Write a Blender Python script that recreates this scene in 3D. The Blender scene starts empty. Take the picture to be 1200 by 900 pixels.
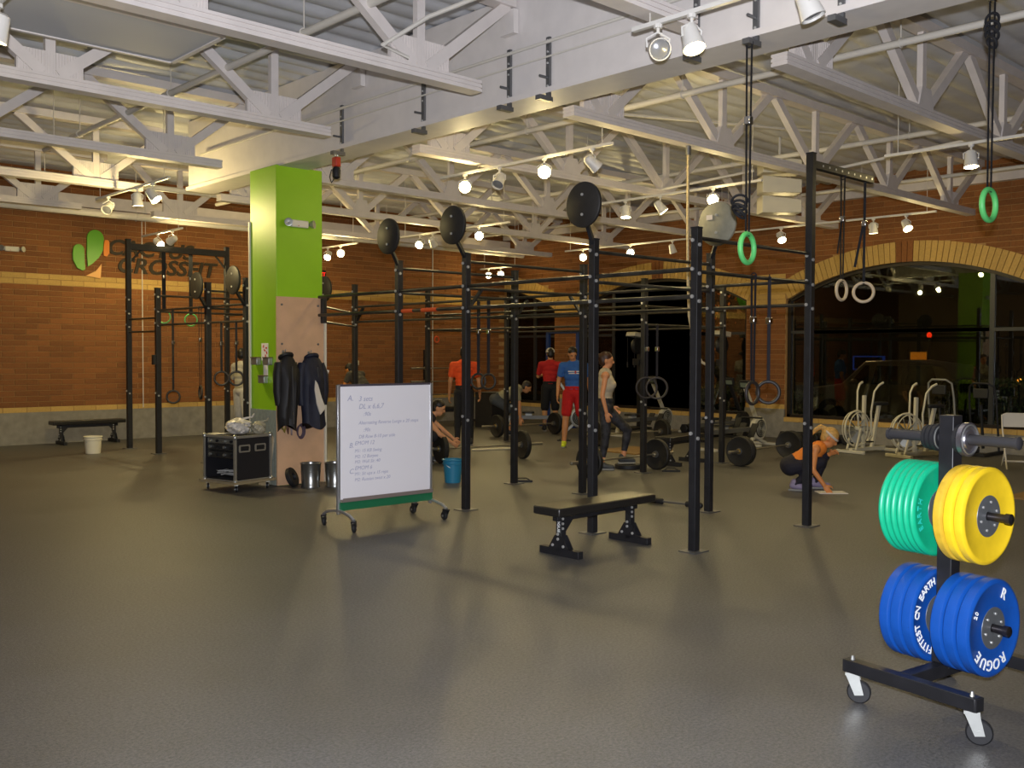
import bpy, math, random
from mathutils import Vector, Matrix
random.seed(7)
S = bpy.context.scene
COL = S.collection
PI = math.pi

# ------------------------------------------------------------------ camera
cam_d = bpy.data.cameras.new('camera'); cam = bpy.data.objects.new('camera', cam_d); COL.objects.link(cam)
cam_d.sensor_width = 36.0; cam_d.lens = 1140.0/1200.0*36.0; cam_d.clip_start = .05; cam_d.clip_end = 300
def cam_axes(yaw, pitch, roll):
    r = Vector((math.sin(yaw), -math.cos(yaw), 0)); f = Vector((math.cos(yaw), math.sin(yaw), 0)); d = Vector((0, 0, -1))
    f2 = f*math.cos(pitch)+d*math.sin(pitch); d2 = d*math.cos(pitch)-f*math.sin(pitch)
    return r*math.cos(roll)+d2*math.sin(roll), d2*math.cos(roll)-r*math.sin(roll), f2
_r, _d, _f = cam_axes(math.radians(46.7716), math.radians(1.7461), math.radians(-.2049))
cam.matrix_world = Matrix(((_r.x, -_d.x, -_f.x, 0), (_r.y, -_d.y, -_f.y, 0), (_r.z, -_d.z, -_f.z, 1.66), (0, 0, 0, 1)))
S.camera = cam

# ------------------------------------------------------------------ world, flash, exposure
w = bpy.data.worlds.new('night_sky'); S.world = w; w.use_nodes = True
w.node_tree.nodes['Background'].inputs[0].default_value = (.010, .011, .014, 1)
w.node_tree.nodes['Background'].inputs[1].default_value = .6
S.view_settings.view_transform = 'Standard'; S.view_settings.look = 'None'
S.view_settings.exposure = 0.22; S.view_settings.gamma = 1.0; S.view_settings.use_curve_mapping = False
FLASH = 465.0          # the photographer's flash, just above the lens
LAMP = 36.0            # every lit track head
WARM = (1.0, .78, .34)
fl_d = bpy.data.lights.new('camera_flash', 'SPOT'); fl_d.energy = FLASH*4; fl_d.color = (.90, .92, 1.0)
fl_d.shadow_soft_size = .03; fl_d.spot_size = math.radians(100); fl_d.spot_blend = .6
fl_o = bpy.data.objects.new('camera_flash', fl_d); COL.objects.link(fl_o)
fl_o.matrix_world = cam.matrix_world @ Matrix.Translation((.0, .16, .05)) @ Matrix.Rotation(math.radians(8), 4, 'X')

# ------------------------------------------------------------------ materials
def lin(c):
    return tuple((x/12.92 if x <= .04045 else ((x+.055)/1.055)**2.4) for x in c)
def rgb(h):
    return lin(tuple(int(h[i:i+2], 16)/255 for i in (0, 2, 4)))
MATS = {}
def mat(name, col, rough=.6, metal=0., noise=0., scale=20., bump=0., bscale=60., emit=None, es=0., spec=.5, rand=0., trans=0., coat=0.):
    if name in MATS: return MATS[name]
    m = bpy.data.materials.new(name); m.use_nodes = True; nt = m.node_tree; N = nt.nodes; L = nt.links
    b = N['Principled BSDF']
    c = rgb(col) if isinstance(col, str) else col
    b.inputs['Base Color'].default_value = (*c, 1); b.inputs['Roughness'].default_value = rough
    b.inputs['Metallic'].default_value = metal; b.inputs['Specular IOR Level'].default_value = spec
    b.inputs['Coat Weight'].default_value = coat
    if trans: b.inputs['Transmission Weight'].default_value = trans
    if noise or bump:
        tc = N.new('ShaderNodeTexCoord')
    if noise or rand:
        hsv = N.new('ShaderNodeHueSaturation'); hsv.inputs['Color'].default_value = (*c, 1)
        val = N.new('ShaderNodeMath'); val.operation = 'ADD'; val.inputs[0].default_value = 1.0; val.inputs[1].default_value = 0
        if noise:
            nz = N.new('ShaderNodeTexNoise'); nz.inputs['Scale'].default_value = scale; nz.inputs['Detail'].default_value = 6
            L.new(tc.outputs['Object'], nz.inputs['Vector'])
            mp = N.new('ShaderNodeMapRange'); mp.inputs[1].default_value = .3; mp.inputs[2].default_value = .7
            mp.inputs[3].default_value = 1-noise; mp.inputs[4].default_value = 1+noise
            L.new(nz.outputs['Fac'], mp.inputs[0]); L.new(mp.outputs[0], val.inputs[0])
        if rand:
            oi = N.new('ShaderNodeObjectInfo'); ge = N.new('ShaderNodeNewGeometry')
            ad = N.new('ShaderNodeMath'); ad.operation = 'ADD'; fr = N.new('ShaderNodeMath'); fr.operation = 'FRACT'
            L.new(oi.outputs['Random'], ad.inputs[0]); L.new(ge.outputs['Random Per Island'], ad.inputs[1]); L.new(ad.outputs[0], fr.inputs[0])
            mr = N.new('ShaderNodeMapRange'); mr.inputs[3].default_value = -rand; mr.inputs[4].default_value = rand
            L.new(fr.outputs[0], mr.inputs[0]); L.new(mr.outputs[0], val.inputs[1])
        L.new(val.outputs[0], hsv.inputs['Value']); L.new(hsv.outputs['Color'], b.inputs['Base Color'])
    if bump:
        bz = N.new('ShaderNodeTexNoise'); bz.inputs['Scale'].default_value = bscale; bz.inputs['Detail'].default_value = 4
        L.new(tc.outputs['Object'], bz.inputs['Vector'])
        bp = N.new('ShaderNodeBump'); bp.inputs['Strength'].default_value = bump; bp.inputs['Distance'].default_value = .01
        L.new(bz.outputs['Fac'], bp.inputs['Height']); L.new(bp.outputs['Normal'], b.inputs['Normal'])
    if emit:
        b.inputs['Emission Color'].default_value = (*(rgb(emit) if isinstance(emit, str) else emit), 1); b.inputs['Emission Strength'].default_value = es
    MATS[name] = m
    return m

# ------------------------------------------------------------------ mesh builder
def V(*a): return Vector(a[0]) if len(a) == 1 else Vector(a)
def basis(axis, up=(0, 0, 1)):
    z = V(axis).normalized(); u = V(up)
    if abs(z.dot(u.normalized())) > .98: u = V(1, 0, 0) if abs(z.x) < .9 else V(0, 1, 0)
    x = u.cross(z).normalized(); y = z.cross(x).normalized()
    return x, y, z
class MB:
    def __init__(s): s.v = []; s.f = []
    def add(s, vs, fs):
        n = len(s.v); s.v += [tuple(p) for p in vs]; s.f += [tuple(i+n for i in f) for f in fs]; return s
    def box(s, c, d, rz=0., R=None):
        hx, hy, hz = d[0]/2, d[1]/2, d[2]/2
        R = R or (Matrix.Rotation(rz, 3, 'Z') if rz else None)
        vs = []
        for z in (-hz, hz):
            for x, y in ((-hx, -hy), (hx, -hy), (hx, hy), (-hx, hy)):
                p = V(x, y, z); p = R @ p if R else p
                vs.append(p+V(c))
        return s.add(vs, [(3, 2, 1, 0), (4, 5, 6, 7), (0, 1, 5, 4), (1, 2, 6, 5), (2, 3, 7, 6), (3, 0, 4, 7)])
    def beam(s, p0, p1, wd, h, up=(0, 0, 1)):
        p0, p1 = V(p0), V(p1); x, y, z = basis(p1-p0, up)
        vs = [p+x*a*wd/2+y*b*h/2 for p in (p0, p1) for a, b in ((-1, -1), (1, -1), (1, 1), (-1, 1))]
        return s.add(vs, [(3, 2, 1, 0), (4, 5, 6, 7), (0, 1, 5, 4), (1, 2, 6, 5), (2, 3, 7, 6), (3, 0, 4, 7)])
    def cyl(s, p0, p1, r0, r1=None, n=12):
        r1 = r0 if r1 is None else r1
        p0, p1 = V(p0), V(p1); x, y, z = basis(p1-p0)
        vs = [p+x*(r*math.cos(2*PI*i/n))+y*(r*math.sin(2*PI*i/n)) for p, r in ((p0, r0), (p1, r1)) for i in range(n)]
        fs = [(i, (i+1) % n, n+(i+1) % n, n+i) for i in range(n)]+[tuple(range(n-1, -1, -1)), tuple(range(n, 2*n))]
        return s.add(vs, fs)
    def tube(s, pts, r, n=8, closed=False):
        pts = [V(p) for p in pts]; m = len(pts); vs = []; prev = None
        rr = r if isinstance(r, (list, tuple)) else [r]*m
        for i, p in enumerate(pts):
            if closed: t = pts[(i+1) % m]-pts[(i-1) % m]
            else: t = pts[min(i+1, m-1)]-pts[max(i-1, 0)]
            t.normalize()
            if prev is None: x, y, _ = basis(t)
            else:
                x = prev-t*prev.dot(t)
                if x.length < 1e-5: x = basis(t)[0]
                x.normalize(); y = t.cross(x)
            prev = x
            vs += [p+x*(rr[i]*math.cos(2*PI*k/n))+y*(rr[i]*math.sin(2*PI*k/n)) for k in range(n)]
        fs = []
        for i in range(m if closed else m-1):
            a, b = i*n, ((i+1) % m)*n
            fs += [(a+k, a+(k+1) % n, b+(k+1) % n, b+k) for k in range(n)]
        if not closed: fs += [tuple(range(n-1, -1, -1)), tuple(range((m-1)*n, m*n))]
        return s.add(vs, fs)
    def torus(s, c, R, r, axis=(0, 1, 0), n=32, k=10, sc=(1, 1)):
        x, y, z = basis(axis); c = V(c)
        return s.tube([c+x*(R*sc[0]*math.cos(2*PI*i/n))+y*(R*sc[1]*math.sin(2*PI*i/n)) for i in range(n)], r, k, True)
    def lathe(s, prof, c=(0, 0, 0), axis=(0, 0, 1), n=24, closed=False):
        x, y, z = basis(axis); c = V(c); vs = []; m = len(prof)
        for r, h in prof:
            vs += [c+z*h+x*(r*math.cos(2*PI*i/n))+y*(r*math.sin(2*PI*i/n)) for i in range(n)]
        fs = []
        for j in range(m if closed else m-1):
            a, b = j*n, ((j+1) % m)*n
            fs += [(a+i, a+(i+1) % n, b+(i+1) % n, b+i) for i in range(n)]
        if not closed:
            if prof[0][0] > 1e-6: fs.append(tuple(range(n-1, -1, -1)))
            if prof[-1][0] > 1e-6: fs.append(tuple(range((m-1)*n, m*n)))
        return s.add(vs, fs)
    def ell(s, c, r, R=None, n=14, m=9):
        c = V(c); vs = []; fs = []
        if not isinstance(r, (tuple, list)): r = (r, r, r)
        for j in range(1, m):
            a = PI*j/m
            for i in range(n):
                p = V(r[0]*math.sin(a)*math.cos(2*PI*i/n), r[1]*math.sin(a)*math.sin(2*PI*i/n), r[2]*math.cos(a))
                vs.append(c+(R @ p if R else p))
        t = V(0, 0, r[2]); t = R @ t if R else t
        vs += [c+t, c-t]; T, B = len(vs)-2, len(vs)-1
        for j in range(m-2):
            fs += [(j*n+i, (j+1)*n+i, (j+1)*n+(i+1) % n, j*n+(i+1) % n) for i in range(n)]
        fs += [(T, i, (i+1) % n) for i in range(n)]+[(B, (m-2)*n+(i+1) % n, (m-2)*n+i) for i in range(n)]
        return s.add(vs, fs)
    def cap(s, p0, p1, r0, r1=None, n=12):
        r1 = r0 if r1 is None else r1
        p0, p1 = V(p0), V(p1); z = (p1-p0)
        if z.length < 1e-6: return s.ell(p0, r0)
        L = z.length; prof = []
        k = 4
        for i in range(k+1): a = PI/2*i/k; prof.append((max(r0*math.sin(a), 1e-5), -r0*math.cos(a)))
        for i in range(k+1): a = PI/2*i/k; prof.append((max(r1*math.cos(a), 1e-5), L+r1*math.sin(a)))
        return s.lathe(prof, p0, z, n)
    def prism(s, pts, fn, t0, t1):
        """pts: 2-D outline; fn(u, v, t) -> point; extruded between t0 and t1."""
        n = len(pts)
        vs = [fn(u, v, t0) for u, v in pts]+[fn(u, v, t1) for u, v in pts]
        return s.add(vs, [tuple(range(n-1, -1, -1)), tuple(range(n, 2*n))]+[(i, (i+1) % n, n+(i+1) % n, n+i) for i in range(n)])

def mesh_of(name, mb, fix=False):
    me = bpy.data.meshes.new(name); me.from_pydata(mb.v, [], mb.f); me.update()
    if fix:
        import bmesh
        bm = bmesh.new(); bm.from_mesh(me); bmesh.ops.recalc_face_normals(bm, faces=bm.faces); bm.to_mesh(me); bm.free()
    return me
def smooth(me, ang=.7):
    me.polygons.foreach_set('use_smooth', [True]*len(me.polygons)); me.set_sharp_from_angle(angle=ang)
def part(name, mb, m, parent=None, world=False, label=None, sm=True, bevel=0., kind=None, fix=True):
    if world and parent is not None:
        inv = chain(parent).inverted(); mb.v = [tuple(inv @ V(p)) for p in mb.v]
    me = mesh_of(name, mb, fix)
    if sm: smooth(me)
    o = bpy.data.objects.new(name, me); COL.objects.link(o)
    if m is not None: me.materials.append(m)
    if parent is not None: o.parent = parent
    if label: o['label'] = label
    if kind: o['kind'] = kind
    if bevel:
        b = o.modifiers.new('bevel', 'BEVEL'); b.width = bevel; b.segments = 2; b.limit_method = 'ANGLE'; b.angle_limit = .8
    return o
def local(o): return Matrix.Translation(o.location) @ o.rotation_euler.to_matrix().to_4x4()
def chain(o): return (chain(o.parent) if o.parent else Matrix.Identity(4)) @ local(o)
def tag(o, label, cat, group=None):
    o['label'] = label; o['category'] = cat
    if group: o['group'] = group
    return o
def thing(name, label, cat, loc=(0, 0, 0), rz=0., group=None):
    o = bpy.data.objects.new(name, None); COL.objects.link(o); o.empty_display_size = .1
    o.location = loc; o.rotation_euler = (0, 0, rz)
    return tag(o, label, cat, group)
def struct(name, mb=None, m=None, **k):
    if mb is None:
        o = bpy.data.objects.new(name, None); COL.objects.link(o)
    else: o = part(name, mb, m, **k)
    o['kind'] = 'structure'
    return o
def one(name, mb, m, label, cat, loc=(0, 0, 0), rz=0., group=None, **k):
    o = part(name, mb, m, **k); o.location = loc; o.rotation_euler = (0, 0, rz)
    return tag(o, label, cat, group)
def share(src, name, parent, loc=None):
    o = src.copy(); o.name = name; COL.objects.link(o); o.parent = parent
    if loc is not None: o.location = loc
    return o
KIDS = {}
def copy_tree(root, label=None, loc=None, rz=None):
    kids = {}
    for o in COL.objects:
        if o.parent: kids.setdefault(o.parent.name, []).append(o)
    def rec(o, par):
        c = o.copy(); COL.objects.link(c); c.parent = par
        for ch in kids.get(o.name, []): rec(ch, c)
        return c
    r = rec(root, root.parent)
    if label: r['label'] = label
    if loc is not None: r.location = loc
    if rz is not None: r.rotation_euler = (0, 0, rz)
    return r
def text_mb(txt, size, fn, thick=.003, align='CENTER', shear=0., space=1., sx=1., bold=0.):
    cu = bpy.data.curves.new('txt', 'FONT'); cu.body = txt; cu.size = size; cu.align_x = align; cu.align_y = 'CENTER'; cu.shear = shear
    cu.space_character = space; cu.resolution_u = 3; cu.extrude = .5; cu.offset = bold*size
    o = bpy.data.objects.new('txt', cu); COL.objects.link(o)
    dg = bpy.context.evaluated_depsgraph_get(); me = bpy.data.meshes.new_from_object(o.evaluated_get(dg))
    mb = MB(); mb.add([fn(p.co.x*sx, p.co.y, (p.co.z+.5)*thick) for p in me.vertices], [tuple(p.vertices) for p in me.polygons])
    bpy.data.objects.remove(o); bpy.data.curves.remove(cu); bpy.data.meshes.remove(me)
    return mb
# ------------------------------------------------------------------ palette
m_floor = mat('rubber_floor', '4d4b49', .62, noise=.22, scale=1.1, bump=.25, bscale=140., spec=.5)
def floor_nodes(m):
    nt = m.node_tree; N = nt.nodes; L = nt.links; b = N['Principled BSDF']
    tc = N.new('ShaderNodeTexCoord')
    sp = N.new('ShaderNodeTexNoise'); sp.inputs['Scale'].default_value = 62; sp.inputs['Detail'].default_value = 7; sp.inputs['Roughness'].default_value = .75
    big = N.new('ShaderNodeTexNoise'); big.inputs['Scale'].default_value = .9; big.inputs['Detail'].default_value = 8; big.inputs['Roughness'].default_value = .62
    sc = N.new('ShaderNodeTexNoise'); sc.inputs['Scale'].default_value = 5; sc.inputs['Detail'].default_value = 9; sc.inputs['Roughness'].default_value = .7; sc.inputs['Distortion'].default_value = 1.4
    for n in (sp, big, sc): L.new(tc.outputs['Object'], n.inputs['Vector'])
    r1 = N.new('ShaderNodeMapRange'); r1.inputs[1].default_value = .35; r1.inputs[2].default_value = .68; r1.inputs[3].default_value = .5; r1.inputs[4].default_value = 1.55
    r2 = N.new('ShaderNodeMapRange'); r2.inputs[1].default_value = .3; r2.inputs[2].default_value = .7; r2.inputs[3].default_value = .8; r2.inputs[4].default_value = 1.2
    r3 = N.new('ShaderNodeMapRange'); r3.inputs[1].default_value = .68; r3.inputs[2].default_value = .8; r3.inputs[3].default_value = 1.0; r3.inputs[4].default_value = 1.7
    L.new(sp.outputs['Fac'], r1.inputs[0]); L.new(big.outputs['Fac'], r2.inputs[0]); L.new(sc.outputs['Fac'], r3.inputs[0])
    a = N.new('ShaderNodeMath'); a.operation = 'MULTIPLY'; c = N.new('ShaderNodeMath'); c.operation = 'MULTIPLY'
    L.new(r1.outputs[0], a.inputs[0]); L.new(r2.outputs[0], a.inputs[1]); L.new(a.outputs[0], c.inputs[0]); L.new(r3.outputs[0], c.inputs[1])
    h = N.new('ShaderNodeHueSaturation'); h.inputs['Color'].default_value = (*rgb('585756'), 1); L.new(c.outputs[0], h.inputs['Value']); L.new(h.outputs[0], b.inputs['Base Color'])
    rr = N.new('ShaderNodeMapRange'); rr.inputs[3].default_value = .40; rr.inputs[4].default_value = .56; L.new(big.outputs['Fac'], rr.inputs[0]); L.new(rr.outputs[0], b.inputs['Roughness'])
floor_nodes(m_floor)
m_brick = mat('red_brick', '87552a', .85, rand=.16, noise=.12, scale=30, bump=.3, bscale=90)
m_ybrick = mat('buff_brick', 'c8a45c', .85, rand=.09, noise=.08, scale=30, bump=.2, bscale=90)
m_mortar = mat('mortar', 'b08a58', .95, noise=.1)
m_block = mat('grey_block', '8f8a7e', .9, noise=.14, scale=9, bump=.4, bscale=120)
m_white = mat('white_paint', 'dcd6d2', .55, noise=.04, scale=6)
m_truss = mat('white_painted_wood', 'd8d0cb', .6, noise=.05, scale=7)
m_insul = mat('insulation_facing', 'cfd0d3', .5, noise=.06, scale=5, bump=.22, bscale=7)
m_pipe = mat('white_pipe', 'd5d0c6', .45)
m_green = mat('lime_paint', '8fc31a', .45, noise=.03, scale=4)
m_ply = mat('plywood', 'd0a884', .6, noise=.08, scale=5)
m_steel = mat('galvanised_steel', 'b4b6b2', .38, .85, noise=.08, scale=8)
m_chrome = mat('chrome', 'd6d6d6', .18, 1.)
m_black = mat('black_powder_coat', '1d1d20', .5, noise=.25, scale=14, bump=.1, bscale=80)
m_dark = mat('dark_rubber', '17171a', .6, noise=.2, scale=30)
m_bframe = mat('bronze_frame', '2a241f', .45, .3)
m_bolt = mat('zinc_bolt', 'd9d9d6', .3, .6)
m_strut = mat('strut_channel', '77787a', .45, .7)
m_mullion = mat('mullion_grey', '3c3e40', .4, .4)

WX, WY, CE = 17.4, 18.8, 5.02
X0, Y0 = -5.0, -5.0
struct('floor', MB().box(((X0+WX)/2, (Y0+WY)/2, -.1), (WX-X0+.6, WY-Y0+.6, .2)), m_floor, sm=False)

# ceiling: blankets of insulation facing that sag between the joists
def ceiling():
    mb = MB(); nx, ny = 64, 640; vs = []; rnd = random.Random(3)
    off = [rnd.uniform(.5, 1.3) for _ in range(60)]
    for i in range(nx+1):
        x = X0+(WX-X0)*i/nx
        for j in range(ny+1):
            y = Y0+(WY-Y0)*j/ny; k = y/.304; b = int(math.floor(k))+20; u = k-math.floor(k)
            sag = .042*off[b % 60]*(4*u*(1-u))*(1+.25*math.sin(x*1.9+b*2.1)+.15*math.sin(x*4.7+b))
            vs.append((x, y, CE-sag))
    fs = [(i*(ny+1)+j, i*(ny+1)+j+1, (i+1)*(ny+1)+j+1, (i+1)*(ny+1)+j) for i in range(nx) for j in range(ny)]
    mb.add(vs, fs)
    # deck above it, so that the ceiling has a thickness
    mb.box(((X0+WX)/2, (Y0+WY)/2, CE+.1), (WX-X0+.6, WY-Y0+.6, .12))
    struct('ceiling', mb, m_insul, fix=False)
ceiling()

# ---- left wall: block base, buff course, red brick field with a double buff stripe
wl = struct('wall_left', MB().box(((X0+WX)/2, WY+.13, 2.5), (WX-X0+.64, .3, 5.1)), m_mortar, sm=False)
part('block_base', MB().box(((X0+WX)/2, WY-.02, .29), (WX-X0, .06, .58)), m_block, wl, sm=False)
BW, BH, J = .405, .101, .009
brick_me = {}
def brick_mesh(kind, m, length=BW):
    key = (kind, round(length, 3))
    if key not in brick_me:
        l, h, d = length-J, BH-J, .05; e = .004
        mb = MB(); o = [(-l/2, -h/2), (l/2, -h/2), (l/2, h/2), (-l/2, h/2)]; i_ = [(-l/2+e, -h/2+e), (l/2-e, -h/2+e), (l/2-e, h/2-e), (-l/2+e, h/2-e)]
        vs = [(x, d/2, z) for x, z in o]+[(x, -d/2+e, z) for x, z in o]+[(x, -d/2, z) for x, z in i_]
        fs = []
        for a in (0, 4): fs += [(a+k, a+(k+1) % 4, a+4+(k+1) % 4, a+4+k) for k in range(4)]
        fs += [(8, 9, 10, 11), (3, 2, 1, 0)]
        mb.add(vs, fs); me = mesh_of(kind, mb, True); me.materials.append(m); brick_me[key] = (me, mb)
    return brick_me[key]
def lay(name, me, parent, loc, rz=0.):
    o = bpy.data.objects.new(name, me); COL.objects.link(o); o.parent = parent; o.location = loc; o.rotation_euler = (0, 0, rz); return o
rest_red = MB(); cand = []
YROWS = (22, 23, 36, 37)
def row_z(r): return .67+BH*(r+.5)
for r in range(-1, 43):
    z = .625 if r < 0 else row_z(r)
    if z > 4.98: break
    n = int((WX-X0)/BW)+1
    for k in range(n):
        x = X0+BW*(k+(.5 if r % 2 else 0)+.25)
        if x+BW/2 > WX: continue
        if r < 0 or r in YROWS:
            if x < 4.6: continue
            me, mb = brick_mesh('buff_brick', m_ybrick)
            if x < 12.6 and r < 30: lay('buff_brick', me, wl, (x, WY-.005, z))
            else: cand.append((999, x, z, 1))
        else:
            vis = x > 4.9 and x < 9.75 and z < 4.15
            cand.append(((math.hypot(x, z-1.66) if vis else 500+x), x, z, 0))
cand.sort()
rest_y = MB(); cnt = 0
me, mb0 = brick_mesh('brick', m_brick)
for d, x, z, k in cand:
    if k == 0 and cnt < 300 and d < 400:
        lay('brick', me, wl, (x, WY-.005, z)); cnt += 1
    else:
        (rest_y if k else rest_red).add([(x+p[0], WY-.005+p[1], z+p[2]) for p in mb0.v], mb0.f)
part('brick_field', rest_red, m_brick, wl, kind='stuff', sm=False, fix=False)
part('buff_brick_field', rest_y, m_ybrick, wl, kind='stuff', sm=False, fix=False)

# ---- right wall with segmental arches over the shop windows
SPR, RISE, SILL = 2.79, .58, .42
ARCH = [(19.3, 16.95, WY), (13.72, 11.4, 16.04), (8.06, 5.66, 10.48)]     # centre, from, to
HALF = 2.36
RAD = (HALF**2+RISE**2)/(2*RISE)
def intrados(cy, y):
    d = min(abs(y-cy), HALF); return SPR+RISE-RAD+math.sqrt(RAD*RAD-d*d)
mbw = MB(); ys = sorted(set([Y0, WY]+[v for c, a, b in ARCH for v in [a+(b-a)*i/24 for i in range(25)]]))
for a, b in zip(ys[:-1], ys[1:]):
    m_ = (a+b)/2; hit = [A for A in ARCH if A[1] < m_ < A[2]]
    if hit:
        c = hit[0][0]
        mbw.box((WX+.145, m_, SILL/2-.0), (.32, b-a, SILL))
        za, zb = intrados(c, a), intrados(c, b)
        vs = [(x, y, z) for x in (WX-.015, WX+.305) for y, z in ((a, za), (b, zb), (b, 5.05), (a, 5.05))]
        mbw.add(vs, [(0, 1, 2, 3), (7, 6, 5, 4), (0, 4, 5, 1), (1, 5, 6, 2), (2, 6, 7, 3), (3, 7, 4, 0)])
    else: mbw.box((WX+.145, m_, 2.525), (.32, b-a, 5.05))
wr = struct('wall_right', mbw, m_mortar, sm=False)
mbb = MB()
for a, b in ((Y0, ARCH[2][1]), (ARCH[2][2], ARCH[1][1]), (ARCH[1][2], ARCH[0][1])): mbb.box((WX-.02, (a+b)/2, .29), (.06, b-a, .58))
for c, a, b in ARCH: mbb.box((WX-.02, (a+b)/2, .165), (.06, b-a, .33))
part('block_base', mbb, m_block, wr, sm=False)
# arch ring: every voussoir a brick of its own
for c, a, b in ARCH:
    half = math.asin(HALF/RAD); n = 47; da = 2*half/n; zc = SPR+RISE-RAD
    for i in range(n):
        t = -half+da*(i+.5); yy = c+math.sin(t)*RAD
        if yy > b or yy < a: continue
        key = 22 <= i <= 24
        mb = MB(); g = .006/RAD
        r0, r1 = RAD, RAD+.37
        vs = [(x, c+math.sin(t+s*(da/2-g))*r, zc+math.cos(t+s*(da/2-g))*r) for x in (WX-.045, WX+.06) for r, s in ((r0, -1), (r0, 1), (r1, 1), (r1, -1))]
        mb.add(vs, [(0, 1, 2, 3), (7, 6, 5, 4), (0, 4, 5, 1), (1, 5, 6, 2), (2, 6, 7, 3), (3, 7, 4, 0)])
        part('voussoir', mb, m_brick if key else m_ybrick, wr, sm=False)
    ns = int((b-a)/BW)
    for k in range(ns+1):
        y0, y1 = a+BW*k, min(a+BW*(k+1), b)
        if y1-y0 < .05: continue
        part('sill_brick', MB().box((WX-.01, (y0+y1)/2, .375), (.10, y1-y0-J, .085)), m_ybrick, wr, sm=False)
rr_, ry_ = MB(), MB()
def in_arch(y, z):
    for c, a, b in ARCH:
        if a < y < b:
            if z < intrados(c, y)+.02: return True
            if math.hypot(y-c, z-(SPR+RISE-RAD)) < RAD+.34: return True
    return False
pier_bricks = 0
for r in range(-1, 43):
    z = .625 if r < 0 else row_z(r)
    if z > 4.98: break
    for k in range(int((WY-Y0)/BW)+1):
        y = Y0+BW*(k+(.5 if r % 2 else 0)+.25); lo, hi = y-BW/2, min(y+BW/2, WY)
        segs = [(lo, hi)]
        for c, a, b in ARCH:           # trim at the jambs
            if z < SPR+.1:
                ns_ = []
                for p, q in segs:
                    if q <= a or p >= b: ns_.append((p, q))
                    else:
                        if p < a: ns_.append((p, a))
                        if q > b: ns_.append((b, q))
                segs = ns_
        for p, q in segs:
            if q-p < .03: continue
            m_ = (p+q)/2
            if z >= SPR+.1 and in_arch(m_, z): continue
            yel = r < 0 or (10.3 < m_ < 11.6 and 2.74 < z < 3.25) or (15.9 < m_ < 17.1 and 2.74 < z < 3.1)
            (ry_ if yel else rr_).box((WX, m_, z), (.05, q-p-J, BH-J))
part('brick_field', rr_, m_brick, wr, kind='stuff', sm=False, fix=False)
part('buff_brick_field', ry_, m_ybrick, wr, kind='stuff', sm=False, fix=False)
# the two walls behind the photographer
struct('wall_near', MB().box(((X0+WX)/2, Y0-.15, 2.5), (WX-X0+.6, .3, 5.1)), mat('cream_wall', 'b9a184', .8, noise=.06), sm=False)
struct('wall_side', MB().box((X0-.15, (Y0+WY)/2, 2.5), (.3, WY-Y0+.6, 5.1)), MATS['cream_wall'], sm=False)

# ---- windows
def glass_mat():
    m = bpy.data.materials.new('window_glass'); m.use_nodes = True; nt = m.node_tree; N = nt.nodes; L = nt.links
    N.remove(N['Principled BSDF']); out = N['Material Output']
    t = N.new('ShaderNodeBsdfTransparent'); t.inputs[0].default_value = (.86, .88, .84, 1); g = N.new('ShaderNodeBsdfGlossy'); g.inputs['Roughness'].default_value = .01
    f = N.new('ShaderNodeFresnel'); f.inputs[0].default_value = 1.7; mx = N.new('ShaderNodeMixShader')
    L.new(f.outputs[0], mx.inputs[0]); L.new(t.outputs[0], mx.inputs[1]); L.new(g.outputs[0], mx.inputs[2]); L.new(mx.outputs[0], out.inputs[0])
    return m
m_glass = glass_mat()
def window(idx, A, muls, trans_z):
    c, a, b = A; root = struct('window_%d' % idx)
    fx = WX+.1
    arc = [(y, intrados(c, y)-.03) for y in [a+.03+(b-a-.06)*i/30 for i in range(31)]]
    mb = MB()
    mb.beam((fx, a+.035, SILL), (fx, a+.035, arc[0][1]), .09, .07, (0, 1, 0)); mb.beam((fx, b-.035, SILL), (fx, b-.035, arc[-1][1]), .09, .07, (0, 1, 0))
    mb.beam((fx, a, SILL+.03), (fx, b, SILL+.03), .09, .06)
    for p, q in zip(arc[:-1], arc[1:]): mb.beam((fx, p[0], p[1]), (fx, q[0], q[1]), .09, .07)
    part('window_frame', mb, m_bframe, root, sm=False)
    for y in muls: part('mullion', MB().beam((fx, y, SILL+.06), (fx, y, intrados(c, y)-.05), .06, .08, (0, 1, 0)), m_mullion, root, sm=False)
    edges = [a+.07]+list(muls)+[b-.07]
    for y0, y1 in zip(edges[:-1], edges[1:]):
        part('transom', MB().beam((fx, y0, trans_z), (fx, y1, trans_z), .05, .06), m_mullion, root, sm=False)
        for lowp in (True, False):
            if lowp: pts = [(y0, SILL+.05), (y1, SILL+.05), (y1, trans_z), (y0, trans_z)]
            else:
                n = 14; pts = [(y0, trans_z), (y1, trans_z)]+[(y, intrados(c, y)-.04) for y in [y1+(y0-y1)*i/n for i in range(n+1)]]
            part('pane', MB().prism(pts, lambda u, v, t: (t, u, v), fx-.003, fx+.003), m_glass, root, sm=False)
window(1, ARCH[2], (10.02, 6.55), 2.12)
window(2, ARCH[1], (15.1, 12.4), 2.12)
window(3, ARCH[0], (17.75,), 2.12)

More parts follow.
